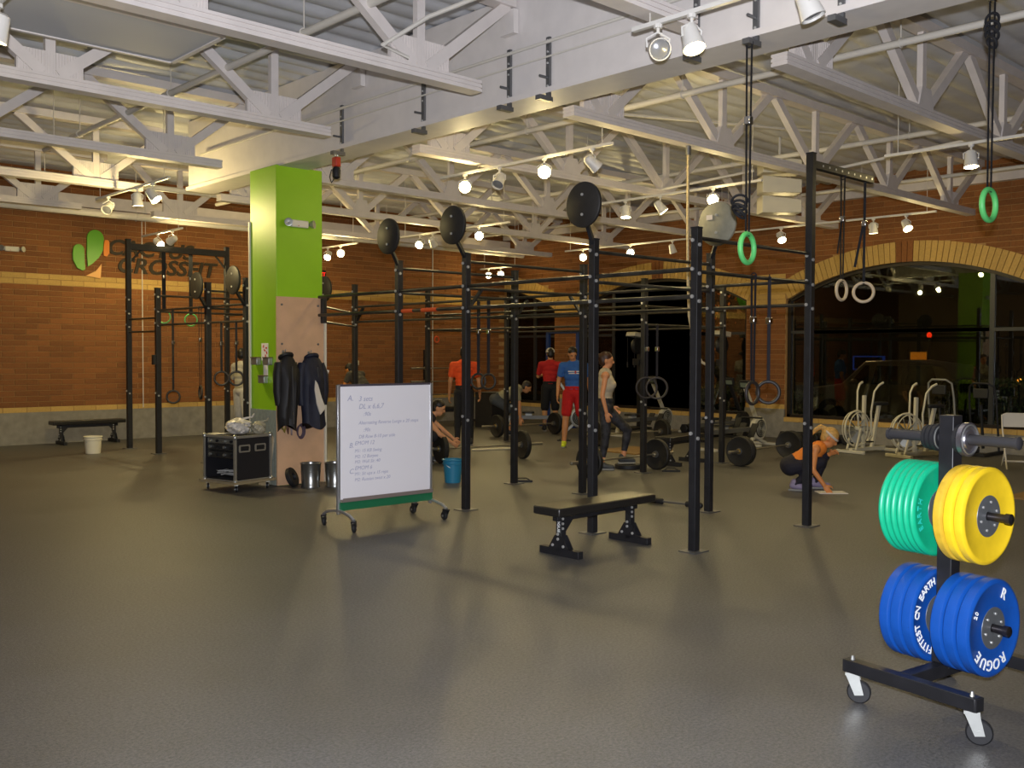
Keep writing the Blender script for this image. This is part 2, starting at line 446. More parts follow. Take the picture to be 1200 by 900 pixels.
# ---- girder, column, trusses
g = thing('roof_girder', 'deep white painted girder running over the green column', 'beam', (6.4, 4, 4.0))
part('girder_web', MB().box((6.42, 4.2, 4.5), (.36, 18.5, .96)), m_white, g, world=True, bevel=.008)
part('girder_lip', MB().box((6.41, 4.2, 4.015), (.42, 18.5, .05)), m_white, g, world=True)
for y in (3.35, 4.02, 4.55, 6.15, 6.66, 7.95, 9.45):
    mb = MB().box((6.215, y, 4.2), (.025, .045, .56)); mb.box((6.16, y, 3.93), (.16, .06, .04)); mb.cyl((6.2, y, 4.12), (6.1, y, 4.12), .012, n=6)
    b_ = part('strut_bracket', mb, m_strut, g, world=True)
    for zz in (4.45, 4.35, 4.25, 4.05): part('bolt', MB().cyl((6.203, y, zz), (6.197, y, zz), .01, n=8), m_bolt, b_, world=True)
for y in (1.88, 4.31, 6.65, 9.1, 11.6):
    for xx in (6.2, 6.64): part('truss_seat', MB().box((xx, y, 4.72), (.06, .18, .22)), m_white, g, world=True)
part('conduit', MB().tube([(6.17, -4, 4.42), (6.17, 3, 4.42), (6.17, 9.3, 4.43), (6.17, 12.9, 4.42)], .016), m_pipe, g, world=True)
part('conduit', MB().tube([(6.18, -4, 4.3), (6.18, 5, 4.3), (6.18, 10.3, 4.29)], .009), m_pipe, g, world=True)

CX0, CY0, CW = 6.16, 10.83, .66
c = thing('column', 'square lime green column with plywood facing and steel skirt', 'column', (CX0+CW/2, CY0+CW/2, 0))
cx, cy = CX0+CW/2, CY0+CW/2
part('shaft', MB().box((cx, cy, 2.35), (CW, CW, 3.3)), m_green, c, world=True, bevel=.006)
part('core', MB().box((cx, cy, 2.0), (CW-.06, CW-.06, 4.0)), m_green, c, world=True)
part('plywood_facing', MB().box((cx, CY0-.012, 1.19), (CW+.02, .022, 2.36)), m_ply, c, world=True)
mbs = MB()
for i in range(22):
    y = CY0+.015+i*.03; mbs.box((CX0+.0, y, .48), (.03, .014, .94))
mbs.box((CX0+.02, cy, .48), (.024, CW, .94)); part('corrugated_skirt', mbs, mat('skirt_steel', '9a9f92', .5, .3, noise=.1), c, world=True)
part('edge_trim', MB().box((CX0-.005, CY0+CW, 1.7), (.03, .03, 3.3)), mat('pale_trim', 'd8d2c0', .5), c, world=True)
part('edge_trim', MB().box((CX0+CW+.02, CY0-.02, 1.19), (.03, .05, 2.36)), mat('pale_trim', 'd8d2c0', .5), c, world=True)
for (x, z) in ((CX0+.06, 2.27), (CX0+.58, 2.27), (CX0+.06, 1.78), (CX0+.58, 1.78), (CX0+.06, .72), (CX0+.58, .72)):
    part('screw', MB().cyl((x, CY0-.02, z), (x, CY0-.03, z), .014, n=10), m_strut, c, world=True)
part('rig_bracket', MB().box((CX0+CW-.015, CY0-.055, 2.22), (.06, .06, .34)), m_black, c, world=True, bevel=.004)

def truss(y, side, label):
    x_in = 5.8 if side < 0 else 7.0
    x_out = -4.9 if side < 0 else 16.75
    nodes = [5.15-2.2*k for k in range(5)] if side < 0 else [7.5+2.1*k for k in range(5)]
    tops = [6.22, 4.05, 1.85, -.35, -2.55, -4.7] if side < 0 else [6.62, 8.55, 10.65, 12.75, 14.85, 17.1]
    if side < 0 and y > 11:           # seen far away only from here on
        pass
    t = thing('roof_truss', label, 'truss', (x_in, y, 4.0), group='roof trusses')
    mb = MB(); l0, l1 = min(x_in, x_out), max(x_in, x_out); m_ = (l0+l1)/2
    mb.box((m_, y, 4.014), (l1-l0, .15, .028)); mb.box((m_, y, 4.032), (l1-l0-.012, .130, .012)); mb.box((m_, y, 4.051), (l1-l0, .15, .028)); mb.box((m_, y, 4.069), (l1-l0-.012, .130, .012)); mb.box((m_, y, 4.087), (l1-l0, .15, .026))
    part('bottom_chord', mb, m_truss, t, world=True)
    mb = MB(); tl0, tl1 = min(tops), max(tops); mb.box(((tl0+tl1)/2, y, 4.9), (tl1-tl0, .15, .1))
    part('top_chord', mb, m_truss, t, world=True)
    for i, n in enumerate(nodes):
        part('vertical_web', MB().beam((n, y, 4.10), (n, y, 4.86), .06, .085), m_truss, t, world=True)
        for tp, s in ((tops[i], 1), (tops[i+1], -1)):
            sg = 1 if tp > n else -1
            part('diagonal_web', MB().beam((n+sg*.07, y+.0, 4.11), (tp-sg*.06, y, 4.87), .10, .08, (0, 1, 0)), m_truss, t, world=True)
        if i == 0 or (side > 0 and i == 4) or (side < 0):
            w2, h2 = (.31, .125) if i == 0 else (.28, .11)
            mb = MB().box((n, y, 4.09+h2), (2*w2, .05, 2*h2-.01))
            for k in range(23):
                xx = n-w2+.012+(2*w2-.024)*k/22; mb.box((xx, y, 4.09+h2), (.010, .064, 2*h2-.016))
            part('gusset_plate', mb, m_truss, t, world=True)
        else:
            part('gusset_plate', MB().prism([(-.17, 0), (.17, 0), (.10, .2), (-.10, .2)], lambda u, v, s_: (n+u, s_, 4.1+v), y-.055, y+.055), m_truss, t, world=True)
TY = [1.88, 4.31, 6.65, 9.1, 11.6, 14.04, 16.5]
WHICH = ['nearest the camera', 'second from the camera', 'third from the camera', 'fourth from the camera', 'fifth from the camera', 'second from the brick wall', 'closest to the brick wall']
for y, wch in zip(TY, WHICH):
    if y > 4: truss(y, -1, 'white roof truss left of the girder, '+wch)
    if y > 2: truss(y, 1, 'white roof truss right of the girder, '+wch)
one('ledger_beam', MB().box((6.2, 0, 0), (22.2, .12, .22)).box((6.2, -.03, -.16), (22.2, .06, .06)), m_truss, 'long white ledger beam along the top of the left brick wall', 'beam', (0, 18.55, 4.45))
one('ledger_beam', MB().box((0, 6.9, 0), (.12, 23.6, .22)), m_truss, 'long white ledger beam along the top of the window wall', 'beam', (17.3, 0, 4.72))

# pipes and conduits under the roof
def pipe(pts, r, label, hang=0.9):
    p = thing('ceiling_pipe', label, 'pipe', pts[0])
    part('pipe_run', MB().tube(pts, r, 10), m_pipe, p, world=True)
    a, b = V(pts[0]), V(pts[-1]); n = max(2, int((b-a).length/2.4))
    for i in range(n):
        q = a.lerp(b, (i+.5)/n)
        part('hanger', MB().cyl(q+V(0, 0, r*.5), (q.x, q.y, CE-.06), .006, n=6).torus(q, r+.008, .006, (b-a), 16, 6), m_pipe, p, world=True)
pipe([(4.62, -2, 4.5), (4.62, 14.5, 4.5)], .035, 'white sprinkler pipe hung left of the girder near the green column')
pipe([(8.68, -2, 4.5), (8.68, 17.5, 4.5)], .035, 'white sprinkler pipe hung just right of the girder')
pipe([(12.4, -1, 4.5), (12.4, 17.8, 4.5)], .035, 'white sprinkler pipe hung over the middle of the far bay')
pipe([(15.6, 1, 4.5), (15.6, 17.8, 4.5)], .03, 'white sprinkler pipe hung nearest the arched windows')
pipe([(1.0, 15.3, 4.3), (16.5, 15.3, 4.3)], .045, 'thick white pipe crossing in front of the brick wall', .7)
pipe([(3.0, 17.6, 4.12), (16.9, 17.6, 4.12)], .06, 'thickest white pipe running closest to the brick wall')
pipe([(1.0, 12.9, 4.35), (5.3, 12.9, 4.35)], .02, 'thin white conduit run left of the girder end')
one('bent_conduit', MB().tube([(5.0, 6.60, 4.14), (4.75, 6.62, 4.2), (4.9, 6.2, 4.36), (5.05, 5.6, 4.44), (5.15, 4.2, 4.46)], .018, 8), m_pipe, 'bent white conduit rising off the second left truss', 'conduit')
for (x0, y0, x1, y1, z, nm) in ((9.2, 7.9, 13.6, 6.9, 4.62, 'slanting brace rod high between trusses above the grey target disc'), (11.5, 9.1, 12.35, 8.0, 4.1, 'second slanting brace rod above the window bay'), (11.9, 6.65, 12.3, 4.31, 4.1, 'short slanting brace rod beside the wooden gym rings')):
    one('brace_rod', MB().cyl((0, 0, 0), (x1-x0, y1-y0, .25), .02, n=8).cyl((0, 0, -.02), (0, 0, .02), .04, n=8), m_pipe, nm, 'brace', (x0, y0, z))
p = thing('ceiling_panel', 'flat pale grey rectangular panel hung between the left trusses', 'panel', (3.05, 8.1, 4.3))
part('panel_board', MB().box((2.95, 8.12, 4.31), (1.8, 1.0, .03)), mat('panel_grey', 'bfc2ca', .6), p, world=True)
mb = MB()
for (a, b) in (((2.05, 7.62), (3.85, 7.62)), ((3.85, 7.62), (3.85, 8.62)), ((3.85, 8.62), (2.05, 8.62)), ((2.05, 8.62), (2.05, 7.62))): mb.beam((*a, 4.32), (*b, 4.32), .04, .07)
part('panel_rim', mb, m_white, p, world=True)
for xx, yy in ((2.3, 7.7), (3.6, 7.7), (2.3, 8.5), (3.6, 8.5)): part('hanger', MB().cyl((xx, yy, 4.33), (xx, yy, 4.99), .006, n=6), m_pipe, p, world=True)
# heater box hung behind the strap of the green ring
h = thing('duct_diffuser', 'cream louvred air diffuser hung under the far trusses', 'diffuser', (13.2, 8.1, 4.0))
for k in range(3):
    part('louvre', MB().prism([(-.3, 0), (.3, 0), (.3, .20), (-.3, .26)], lambda u, v, t: (13.2+u*.75+t*.66, 8.1-u*.66+t*.75, 3.82+.3*k+v), -.16, .16), mat('cream_metal', 'e0d8c0', .5), h, world=True, bevel=.01)
part('hanger', MB().cyl((13.2, 8.1, 4.6), (13.2, 8.1, 4.98), .02, n=8), m_pipe, h, world=True)

# ---- track lighting
m_lamp = mat('lamp_housing', 'd9d6cf', .4)
m_lens = mat('lit_lens', 'fff6e0', .3, emit=(1., .92, .72), es=28.)
m_lens_off = mat('unlit_lens', '8d8f94', .2, .3)
TRACKS = []
def track(x, y0, y1, z, label):
    TRACKS.append((x, y0, y1, z))
    t = thing('light_track', label, 'light track', (x, y0, z))
    part('track_bar', MB().box((x, (y0+y1)/2, z), (.035, y1-y0, .03)), m_lamp, t, world=True)
    for yy in (y0+.15, y1-.15): part('hanger', MB().cyl((x, yy, z), (x, yy, CE-.05), .005, n=6), m_pipe, t, world=True)
def lamp(x, y, z, aim, lit, label, power=1.0):
    t = thing('track_spotlight', label, 'spotlight', (x, y, z), group='track spotlights')
    d = V(aim).normalized(); c = V(x, y, z)
    xx, yy, zz = basis(d)
    part('adapter', MB().lathe([(.012, .095), (.012, .13), (.03, .131), (.03, .155)], c, (0, 0, 1), 8), m_lamp, t, world=True)
    side = zz.cross(V(0, 0, 1)); side = side.normalized() if side.length > .05 else V(1, 0, 0)
    top = V(x, y, z+.105)
    part('yoke', MB().tube([c+side*.075, c+side*.08+V(0, 0, .06), top, c-side*.08+V(0, 0, .06), c-side*.075], .008, 6), m_lamp, t, world=True)
    part('housing', MB().lathe([(.028, -.1), (.05, -.085), (.058, -.05), (.062, 0), (.07, .05), (.075, .085), (.069, .085), (.065, .05)], c, d, 20), m_lamp, t, world=True)
    part('lens', MB().lathe([(.001, .062), (.064, .062), (.064, .066), (.05, .074), (.001, .078)], c, d, 20), m_lens if lit else m_lens_off, t, world=True)
    if lit:
        for kind, share_, dist in (('POINT', .8 if power > 2.5 else .29, .16), ('SPOT', .9, .12)):
            ld = bpy.data.lights.new('spot_bulb', kind); ld.energy = LAMP*power*share_; ld.color = WARM; ld.shadow_soft_size = .05
            if kind == 'SPOT': ld.spot_size = math.radians(150); ld.spot_blend = .6
            lo = bpy.data.objects.new('spot_bulb', ld); COL.objects.link(lo); lo.parent = t; lo.location = d*dist
            if kind == 'SPOT': lo.rotation_euler = d.to_track_quat('-Z', 'Y').to_euler()
CAMV = lambda x, y, z: (-x, -y, 1.66-z)
track(5.3, 2.4, 4.42, 3.92, 'white lighting track under the girder nearest the camera')
track(7.95, 6.9, 9.8, 3.92, 'white lighting track above the front pull-up rig')
track(11.0, 7.0, 10.2, 3.92, 'white lighting track in the middle of the far bay')
track(10.68, 3.4, 5.2, 3.92, 'white lighting track at the far right above the green ring')
track(11.4, 12.2, 15.3, 3.92, 'white lighting track ahead of the back left brick wall')
track(11.35, 16.7, 18.2, 3.92, 'short lighting track beside the green column top')
track(15.3, 6.6, 10.6, 3.92, 'white lighting track before the second arched window')
track(15.5, 11.4, 14.8, 3.92, 'white lighting track before the first arched window')
track(5.4, 12.2, 14.7, 3.92, 'white lighting track at the left in front of the wall sign')
track(7.4, 16.2, 17.9, 3.82, 'short lighting track hung in front of the wall sign')
track(1.95, 6.3, 7.6, 3.95, 'lighting track at the left edge of the picture')
track(16.2, 17.0, 18.4, 3.79, 'short lighting track in the far corner')
LAMPS = [
 (5.18, 4.2, 3.75, (-.5, -.6, -.35), 0, 'unlit white track spotlight turned towards the camera under the girder'),
 (5.31, 3.92, 3.75, (-.1, -.35, -.9), 1, 'lit track spotlight nearest the camera, right of the unlit one'),
 (5.35, 3.07, 3.75, (.2, -.3, -.9), 0, 'unlit white spotlight cut by the top edge of the picture'),
 (7.84, 9.33, 3.75, 'cam', 1, 'bright lit spotlight above the disc on the left front rig post'),
 (7.9, 8.69, 3.75, (-.5, -.2, -.6), 0, 'unlit white spotlight between the two bright ones over the rig'),
 (7.97, 7.93, 3.75, 'cam', 1, 'bright lit spotlight left of the highest black target disc'),
 (8.02, 7.19, 3.75, (.6, -.3, -.55), 1, 'lit spotlight angled right above the highest black target disc'),
 (10.97, 9.29, 3.75, (-.1, -.1, -1), 1, 'lit downward spotlight right of the highest target disc'),
 (11.04, 8.65, 3.75, (.35, -.4, -.7), 1, 'lit spotlight tilted right beside the downward one in the middle bay'),
 (10.97, 7.76, 3.75, 'cam', 1, 'bright lit spotlight above the grey round target'),
 (11.49, 12.99, 3.75, 'cam', 1, 'lit spotlight right of the disc on the left front post, further back'),
 (11.3, 14.67, 3.75, (-.7, -.4, -.4), 1, 'lit spotlight between the two left target discs'),
 (11.35, 14.3, 3.75, (.5, .3, -.5), 0, 'unlit spotlight between the two left target discs'),
 (15.57, 14.27, 3.75, 'cam', 1, 'lit spotlight over the brick pier by the far arch'),
 (15.64, 12.95, 3.75, 'cam', 1, 'lit spotlight above the crown of the far arch'),
 (15.12, 11.88, 3.75, (.2, -.2, -.95), 0, 'small unlit spotlight right of the far arch crown'),
 (15.32, 9.34, 3.75, (-.4, -.5, -.7), 1, 'lit spotlight right of the nearer green ring'),
 (15.08, 7.63, 3.75, (.1, 0, -1), 1, 'lit downward spotlight above the wooden rings'),
 (15.19, 7.08, 3.75, (-.3, -.5, -.75), 1, 'lit spotlight over the red keystone of the near arch'),
 (10.69, 4.25, 3.75, (-.1, -.1, -1), 1, 'lit spotlight hanging left of the far right green ring'),
 (11.3, 17.31, 3.75, 'cam', 1, 'brighter lit spotlight just right of the green column'),
 (11.4, 17.8, 3.75, (-.5, -.5, -.6), 1, 'lit spotlight touching the green column edge'),
 (5.36, 14.24, 3.75, (-.5, -.5, -.5), 0, 'unlit round spotlight above the wall sign'),
 (5.42, 13.21, 3.75, (.1, .1, -1), 1, 'lit downward spotlight above the wall sign lettering'),
 (5.41, 12.71, 3.75, (.4, -.5, -.7), 1, 'bright lit spotlight left of the girder end'),
 (7.32, 17.2, 3.62, (.2, -.7, -.5), 1, 'lit spotlight right in front of the wall sign lettering'),
 (7.45, 16.6, 3.62, (-.2, .8, -.3), 0, 'unlit spotlight in front of the wall sign lettering'),
 (16.2, 18.1, 3.62, 'cam', 1, 'left one of two lit spotlights in the far corner'),
 (16.25, 17.65, 3.62, 'cam', 1, 'right one of two lit spotlights in the far corner'),
 (1.95, 6.99, 3.8, (-.2, .2, -.9), 1, 'lit spotlight cut by the left edge of the picture'),
]
for x, y, z, aim, lit, label in LAMPS:
    best = min(TRACKS, key=lambda t: abs(t[0]-x)*2+max(0, t[1]-y, y-t[2])*2)
    x, z = best[0], best[3]-.17
    pw = 2.9 if 'sign' in label else .5 if 'nearest the camera' in label else 1.5 if 'column' in label else 1.0
    lamp(x, y, z, CAMV(x, y, z) if aim == 'cam' else aim, lit, label, pw)
# ------------------------------------------------------------------ pull-up rigs
PW = .07
m_bar = mat('worn_bar', '45423c', .36, .6, noise=.45, scale=5)
m_tape = mat('orange_tape', 'd2501c', .7)
bolt_src = None
def bolt(parent, p, axis):
    o = part('bolt', MB().cyl((0, 0, 0), V(axis)*.012, .016, n=8), m_bolt, parent); o.location = p; return o
def post(rig, x, y, h, pw=PW, bolts=(2.62, 2.38, 2.15, 1.0)):
    mb = MB(); x -= rig.location.x; y -= rig.location.y
    mb.box((x, y, h/2), (pw, pw, h))
    o = part('upright_post', mb, m_black, rig, bevel=.004)
    part('base_plate', MB().box((x, y, .005), (.20, .17, .01)), m_strut, o)
    part('end_cap', MB().box((x, y, h+.004), (pw+.004, pw+.004, .012)), m_dark, o)
    for z in bolts:
        if z < h-.03:
            bolt(o, (x-pw/2, y+.012, z), (-1, 0, 0)); bolt(o, (x-.012, y-pw/2, z-.04), (0, -1, 0))
    return o
def bar(rig, a, b, z, r=.017, ya=None):
    (x0, y0), (x1, y1) = a, b; dx, dy = x1-x0, y1-y0; L = math.hypot(dx, dy); k = (PW/2-.004)/L
    lx, ly = rig.location.x, rig.location.y
    return part('crossbar', MB().cyl((x0+dx*k-lx, y0+dy*k-ly, z), (x1-dx*k-lx, y1-dy*k-ly, z), r, n=10), m_bar, rig)
def brace(rig, x, y, z, dx, dy, s=.22):
    lx, ly = rig.location.x, rig.location.y
    return part('corner_gusset', MB().beam((x+dx*.03-lx, y+dy*.03-ly, z-s), (x+dx*s-lx, y+dy*s-ly, z), .05, .02), m_black, rig)
def disc(rig, x, y, z, px, py, pz, r=.2, m=None, ax=(-1, 0, 0)):
    lx, ly = rig.location.x, rig.location.y; c = V(x-lx, y-ly, z)
    o = part('target_disc', MB().lathe([(.001, -.02), (r-.01, -.02), (r, -.012), (r, .012), (r-.01, .02), (.001, .02)], c, ax, 40), m or mat('disc_black', '242220', .55, noise=.15, scale=20), rig)
    part('arm', MB().beam(c+V(.02, 0, -r*.55), (px-lx, py-ly, pz), .035, .035), m_black, o)
    for dz in (.09, -.09): part('bolt', MB().cyl(c+V(ax)*.02+V(0, 0, dz), c+V(ax)*.03+V(0, 0, dz), .013, n=8), m_bolt, o)
    return o
R1, R2, R3 = 6.72, 8.55, 10.7
rig = thing('pull_up_rig', 'large black steel pull-up rig standing to the right of the green column', 'rig', (7.6, 7.0, 0))
P = {}
for (x, y, h) in ((R1, 4.9, 2.72), (R1, 6.05, 2.72), (R1, 7.86, 2.72), (R1, 9.05, 2.72), (R2, 4.9, 3.6), (R2, 6.05, 2.72), (R2, 7.86, 2.72), (R2, 9.05, 2.72), (R2, 12.65, 2.72)):
    P[(x, y)] = post(rig, x, y, h)
col_pt = (R1, CY0-.05)
for a, b in (((R1, 4.9), (R1, 6.05)), ((R1, 6.05), (R1, 7.86)), ((R1, 7.86), (R1, 9.05)), ((R1, 9.05), col_pt), ((R2, 4.9), (R2, 6.05)), ((R2, 6.05), (R2, 7.86)), ((R2, 7.86), (R2, 9.05)), ((R2, 9.05), (R2, 12.65))):
    for z in (2.38, 2.15): bar(rig, a, b, z, .02 if a[0] == R1 else .017)
for y in (4.9, 6.05, 7.86, 9.05):
    for z in (2.64, 2.36): bar(rig, (R1, y), (R2, y), z-.03 if y == 6.05 else z)
for z in (2.28, 2.08): bar(rig, (CX0+CW, 10.9), (R2, 12.65), z)
for (x, y, dx, dy) in ((R1, 7.86, 1, 0), (R2, 7.86, 0, 1), (R2, 9.05, 1, 0), (R2, 12.65, 0, -1)): brace(rig, x, y, 2.36, dx, dy)
for y0, y1 in ((8.35, 8.62), (8.78, 8.98)):
    t_ = part('grip_tape', MB().cyl((R1-7.6, y0-7, 2.15), (R1-7.6, y1-7, 2.15), .0235, n=10), m_tape, rig)
disc(rig, 6.5, 7.82, 3.0, R1, 7.86, 2.66); disc(rig, 6.5, 5.98, 3.01, R1, 6.05, 2.66, .205); disc(rig, 6.5, 8.95, 2.98, R1, 9.05, 2.66)
disc(rig, 8.36, 5.84, 3.0, R2, 6.05, 2.66, .225, mat('disc_grey', '8d8a78', .6, noise=.1))
part('warning_label', MB().box((8.36-.026-7.6, 5.92-7, 3.07), (.003, .075, .05)), mat('label_print', 'e6d8c8', .6), rig)
disc(rig, 8.3, 13.12, 2.67, R2, 12.65, 2.6)
# cantilever arm on the tallest post that carries the wooden rings
arm = part('ring_arm', MB().box((9.17-7.6, 4.9-7, 3.5), (1.2, .06, .075)), m_black, rig, bevel=.004)
for k in range(9): part('bolt_hole', MB().cyl((8.72+k*.125-7.6, 4.869-7, 3.5), (8.72+k*.125-7.6, 4.866-7, 3.5), .012, n=8), m_bolt, arm)

# further rig in the back, left of the windows
rig2 = thing('pull_up_rig', 'black steel rig in the background behind the weightlifters', 'rig', (11.5, 10.5, 0))
post(rig2, R3, 8.68, 2.72); post(rig2, 12.6, 8.68, 2.72); post(rig2, R3, 13.56, 2.78); post(rig2, 12.6, 13.56, 2.72)
for z in (2.34, 2.08):
    bar(rig2, (R3, 8.68), (12.6, 8.68), z); bar(rig2, (R3, 8.68), (R3, 13.56), z); bar(rig2, (R3, 13.56), (12.6, 13.56), z); bar(rig2, (12.6, 8.68), (12.6, 13.56), z)
# rig by the left wall, with two tall posts and a high beam
rig3 = thing('pull_up_rig', 'black rig with a tall goal-post frame left of the green column', 'rig', (7.4, 14.8, 0))
for (x, y, h) in ((R1, 12.65, 2.72), (R1, 13.85, 2.72), (R1, 15.65, 2.72), (R1, 16.85, 3.62), (R2, 13.85, 2.72), (R2, 15.65, 2.72), (R2, 16.85, 3.62)): post(rig3, x, y, h, .08)
for a, b in (((R1, 12.65), (R1, 13.85)), ((R1, 13.85), (R1, 15.65)), ((R1, 15.65), (R1, 16.85)), ((R2, 13.85), (R2, 15.65)), ((R2, 15.65), (R2, 16.85))):
    for z in (2.36, 2.12) if a != (R1, 15.65) else (2.24, 2.02): bar(rig3, a, b, z)
for y in (12.65, 13.85, 15.65):
    for z in (2.6, 2.34): bar(rig3, (R1, y), (R2, y) if y > 13 else (R2, 13.85), z)
part('high_beam', MB().box((7.635-7.4, 16.85-14.8, 3.5), (1.78, .07, .11)), m_black, rig3, bevel=.004)
brace(rig3, R1, 16.85, 3.45, 1, 0); brace(rig3, R2, 16.85, 3.45, -1, 0)
disc(rig3, 6.48, 13.72, 2.66, R1, 13.85, 2.3); disc(rig3, 6.48, 12.58, 2.68, R1, 12.65, 2.3)
part('j_hook', MB().box((R1-.07-7.4, 15.65-14.8, 1.55), (.05, .07, .16)), m_dark, rig3)

# ------------------------------------------------------------------ gymnastic rings
m_strap = mat('black_webbing', '15151a', .85)
m_strapb = mat('violet_webbing', '1a171d', .85)
m_gring = mat('green_ring', '5fc56e', .45)
m_wring = mat('birch_ring', 'c9b596', .5, noise=.08, scale=12)
m_dring = mat('dark_ring', '2c2622', .5)
def ring_set(x, y, z_top, z_ring, m, axis, label, group, strap=m_strap, tail=None, R=.115, r=.016, sw=.03):
    t = thing('gym_ring', label, 'gym ring', (x, y, z_ring), group=group)
    part('ring', MB().torus((0, 0, 0), R-r, r, axis, 28, 10), m, t)
    ax = V(axis).normalized(); e = V(0, 0, 1).cross(ax)
    top = z_top-z_ring
    # strap loop: two webbing runs, one in front of the other
    for s in (-1, 1):
        part('strap', MB().beam(ax*(.012*s)+V(0, 0, R-2*r), ax*(.02*s)+V(0, 0, top), sw, .004, tuple(ax)), strap, t)
    part('buckle', MB().box(V(0, 0, top*.62)+ax*.0, (.05, .05, .06)), m_chrome, t, bevel=.006)
    part('strap_loop', MB().torus((0, 0, top-.01), .028, .006, e, 16, 6), strap, t)
    if tail:
        part('strap_tail', MB().beam(e*.01+V(0, 0, top*.62), e*.09+V(0, 0, top*.62-tail), sw, .004, tuple(ax)), strap, t)
    return t
XA, YA = (1, 0, 0), (0, 1, 0)
VIEW = (.68, .73, 0)
ring_set(6.13, 4.02, 3.93, 2.44, m_gring, (-.1, 1, 0), 'green plastic gym ring hanging from the girder over the rig corner', 'green gym rings', sw=.022, R=.125, r=.02)
kn = thing('strap_knot', 'tangle of black webbing tied up beside the nearer green ring strap', 'strap', (6.13, 4.09, 2.75))
for k in range(4): part('strap_coil', MB().torus((0, 0, .03*k-.05), .05+.006*(k % 2), .010, (.6, -.4+.3*k, .8), 18, 6), m_strap, kn)
ring_set(7.0, 2.66, 4.98, 2.7, m_gring, (.05, 1, 0), 'green plastic gym ring hanging at the far right', 'green gym rings', sw=.022, R=.125, r=.02)
kn = thing('strap_knot', 'black webbing knot high on the strap of the far right green ring', 'strap', (7.0, 2.66, 3.9))
for k in range(4): part('strap_coil', MB().torus((0, 0, .05*k-.09), .045, .010, (.6, -.5+.4*k, .5), 18, 6), m_strap, kn)
ring_set(9.17, 4.9, 3.47, 2.32, m_wring, (.03, 1, 0), 'pale wooden gym ring seen nearly edge-on under the high arm', 'wooden gym rings', tail=.35, sw=.025)
ring_set(9.63, 4.9, 3.47, 2.32, m_wring, (.88, .47, 0), 'pale wooden gym ring turned face-on under the high arm', 'wooden gym rings', tail=.45, sw=.025)
ring_set(7.58, 4.9, 2.38, 1.32, m_dring, (0, 1, 0), 'dark gym ring turned sideways in front of the brick pier', 'dark rings on the front rig', m_strapb)
ring_set(7.84, 4.9, 2.38, 1.32, m_dring, (.84, .54, 0), 'dark gym ring turned face-on in front of the brick pier', 'dark rings on the front rig', m_strapb)
ring_set(8.55, 9.75, 2.36, 1.3, m_dring, (.9, .44, 0), 'left one of two grey rings hanging beside the orange shirt', 'dark rings in the middle', m_strapb)
ring_set(8.55, 9.55, 2.36, 1.3, m_dring, (.3, .95, 0), 'right one of two grey rings hanging beside the orange shirt', 'dark rings in the middle', m_strapb)
ring_set(10.7, 8.63-.0+.0, 2.07, 1.2, m_dring, (.66, .75, 0), 'front one of two rings against the window behind the woman', 'dark rings at the back post', m_strapb, R=.16)
ring_set(10.7, 8.45, 2.07, 1.2, m_dring, (.8, .6, 0), 'rear one of two rings against the window behind the woman', 'dark rings at the back post', m_strapb, R=.16)
for x, z, lb in ((7.35, 2.3, 'left one of two green rings under the goal-post beam'), (7.85, 2.26, 'right one of two green rings under the goal-post beam')):
    ring_set(x, 16.85, 3.45, z, m_gring, (.6, .8, 0), lb, 'green gym rings', R=.12, r=.012, sw=.06)
ring_set(6.72, 15.08, 2.36, .96, m_dring, (.5, .86, 0), 'lowest dark ring hanging face-on at the left rig', 'dark rings on the left rig', tail=None)
ring_set(6.72, 14.11, 2.36, 1.06, m_dring, (.98, -.25, 0), 'dark ring hanging edge-on at the left rig', 'dark rings on the left rig')
ring_set(6.72, 13.42, 2.12, 1.29, m_dring, (.5, .86, 0), 'higher dark ring just right of the third rig post', 'dark rings on the left rig')
ring_set(6.72, 12.96, 2.12, 1.3, m_dring, (.5, .86, 0), 'higher dark ring hanging in front of the grey shirt', 'dark rings on the left rig')
# climbing rope
rp = thing('climbing_rope', 'pale climbing rope hanging down beside the front rig', 'rope', (8.95, 6.65, 0))
rope = [(9.6, 7.0, 3.99), (9.6, 7.0, 3.4), (9.61, 7.0, 2.6), (9.63, 6.99, 2.1), (9.68, 6.95, 1.75), (9.75, 6.9, 1.58), (9.86, 6.85, 1.52)]
part('rope_run', MB().tube([V(p)-V(9.6, 7.0, 0) for p in rope], .016, 8), mat('manila', 'b8a680', .9, noise=.3, scale=60), rp)
part('rope_clamp', MB().cyl((0, 0, 3.9), (0, 0, 4.0), .03, n=10), m_strut, rp)

# chain block hooked on one girder bracket
t = thing('safety_block', 'small red and black safety block hooked under the girder right of the column', 'block', (6.14, 9.45, 3.7))
part('block_case', MB().box((0, 0, .13), (.07, .09, .11)), mat('block_red', 'b8341c', .5), t, bevel=.012)
part('block_body', MB().lathe([(.02, -.06), (.045, -.04), (.05, .04), (.03, .075)], (0, 0, 0), (0, 0, 1), 14), m_dark, t)
part('hook', MB().torus((0, 0, .205), .024, .006, (1, 0, 0), 14, 6), m_steel, t)
part('cable', MB().tube([(0, .03, -.04), (0, .10, -.09), (0, .14, -.02), (0, .10, .06)], .006, 6), m_dark, t)
# ------------------------------------------------------------------ plate rack with bumper plates
RA = math.radians(-9.0)               # the rack stands a little askew
RL = (4.67, 1.93)
m_rack = mat('rack_black', '1b1b1e', .42, noise=.2, scale=10)
rk = thing('plate_rack', 'black wheeled plate tree loaded with coloured bumper plates', 'rack', (RL[0], RL[1], 0), RA)
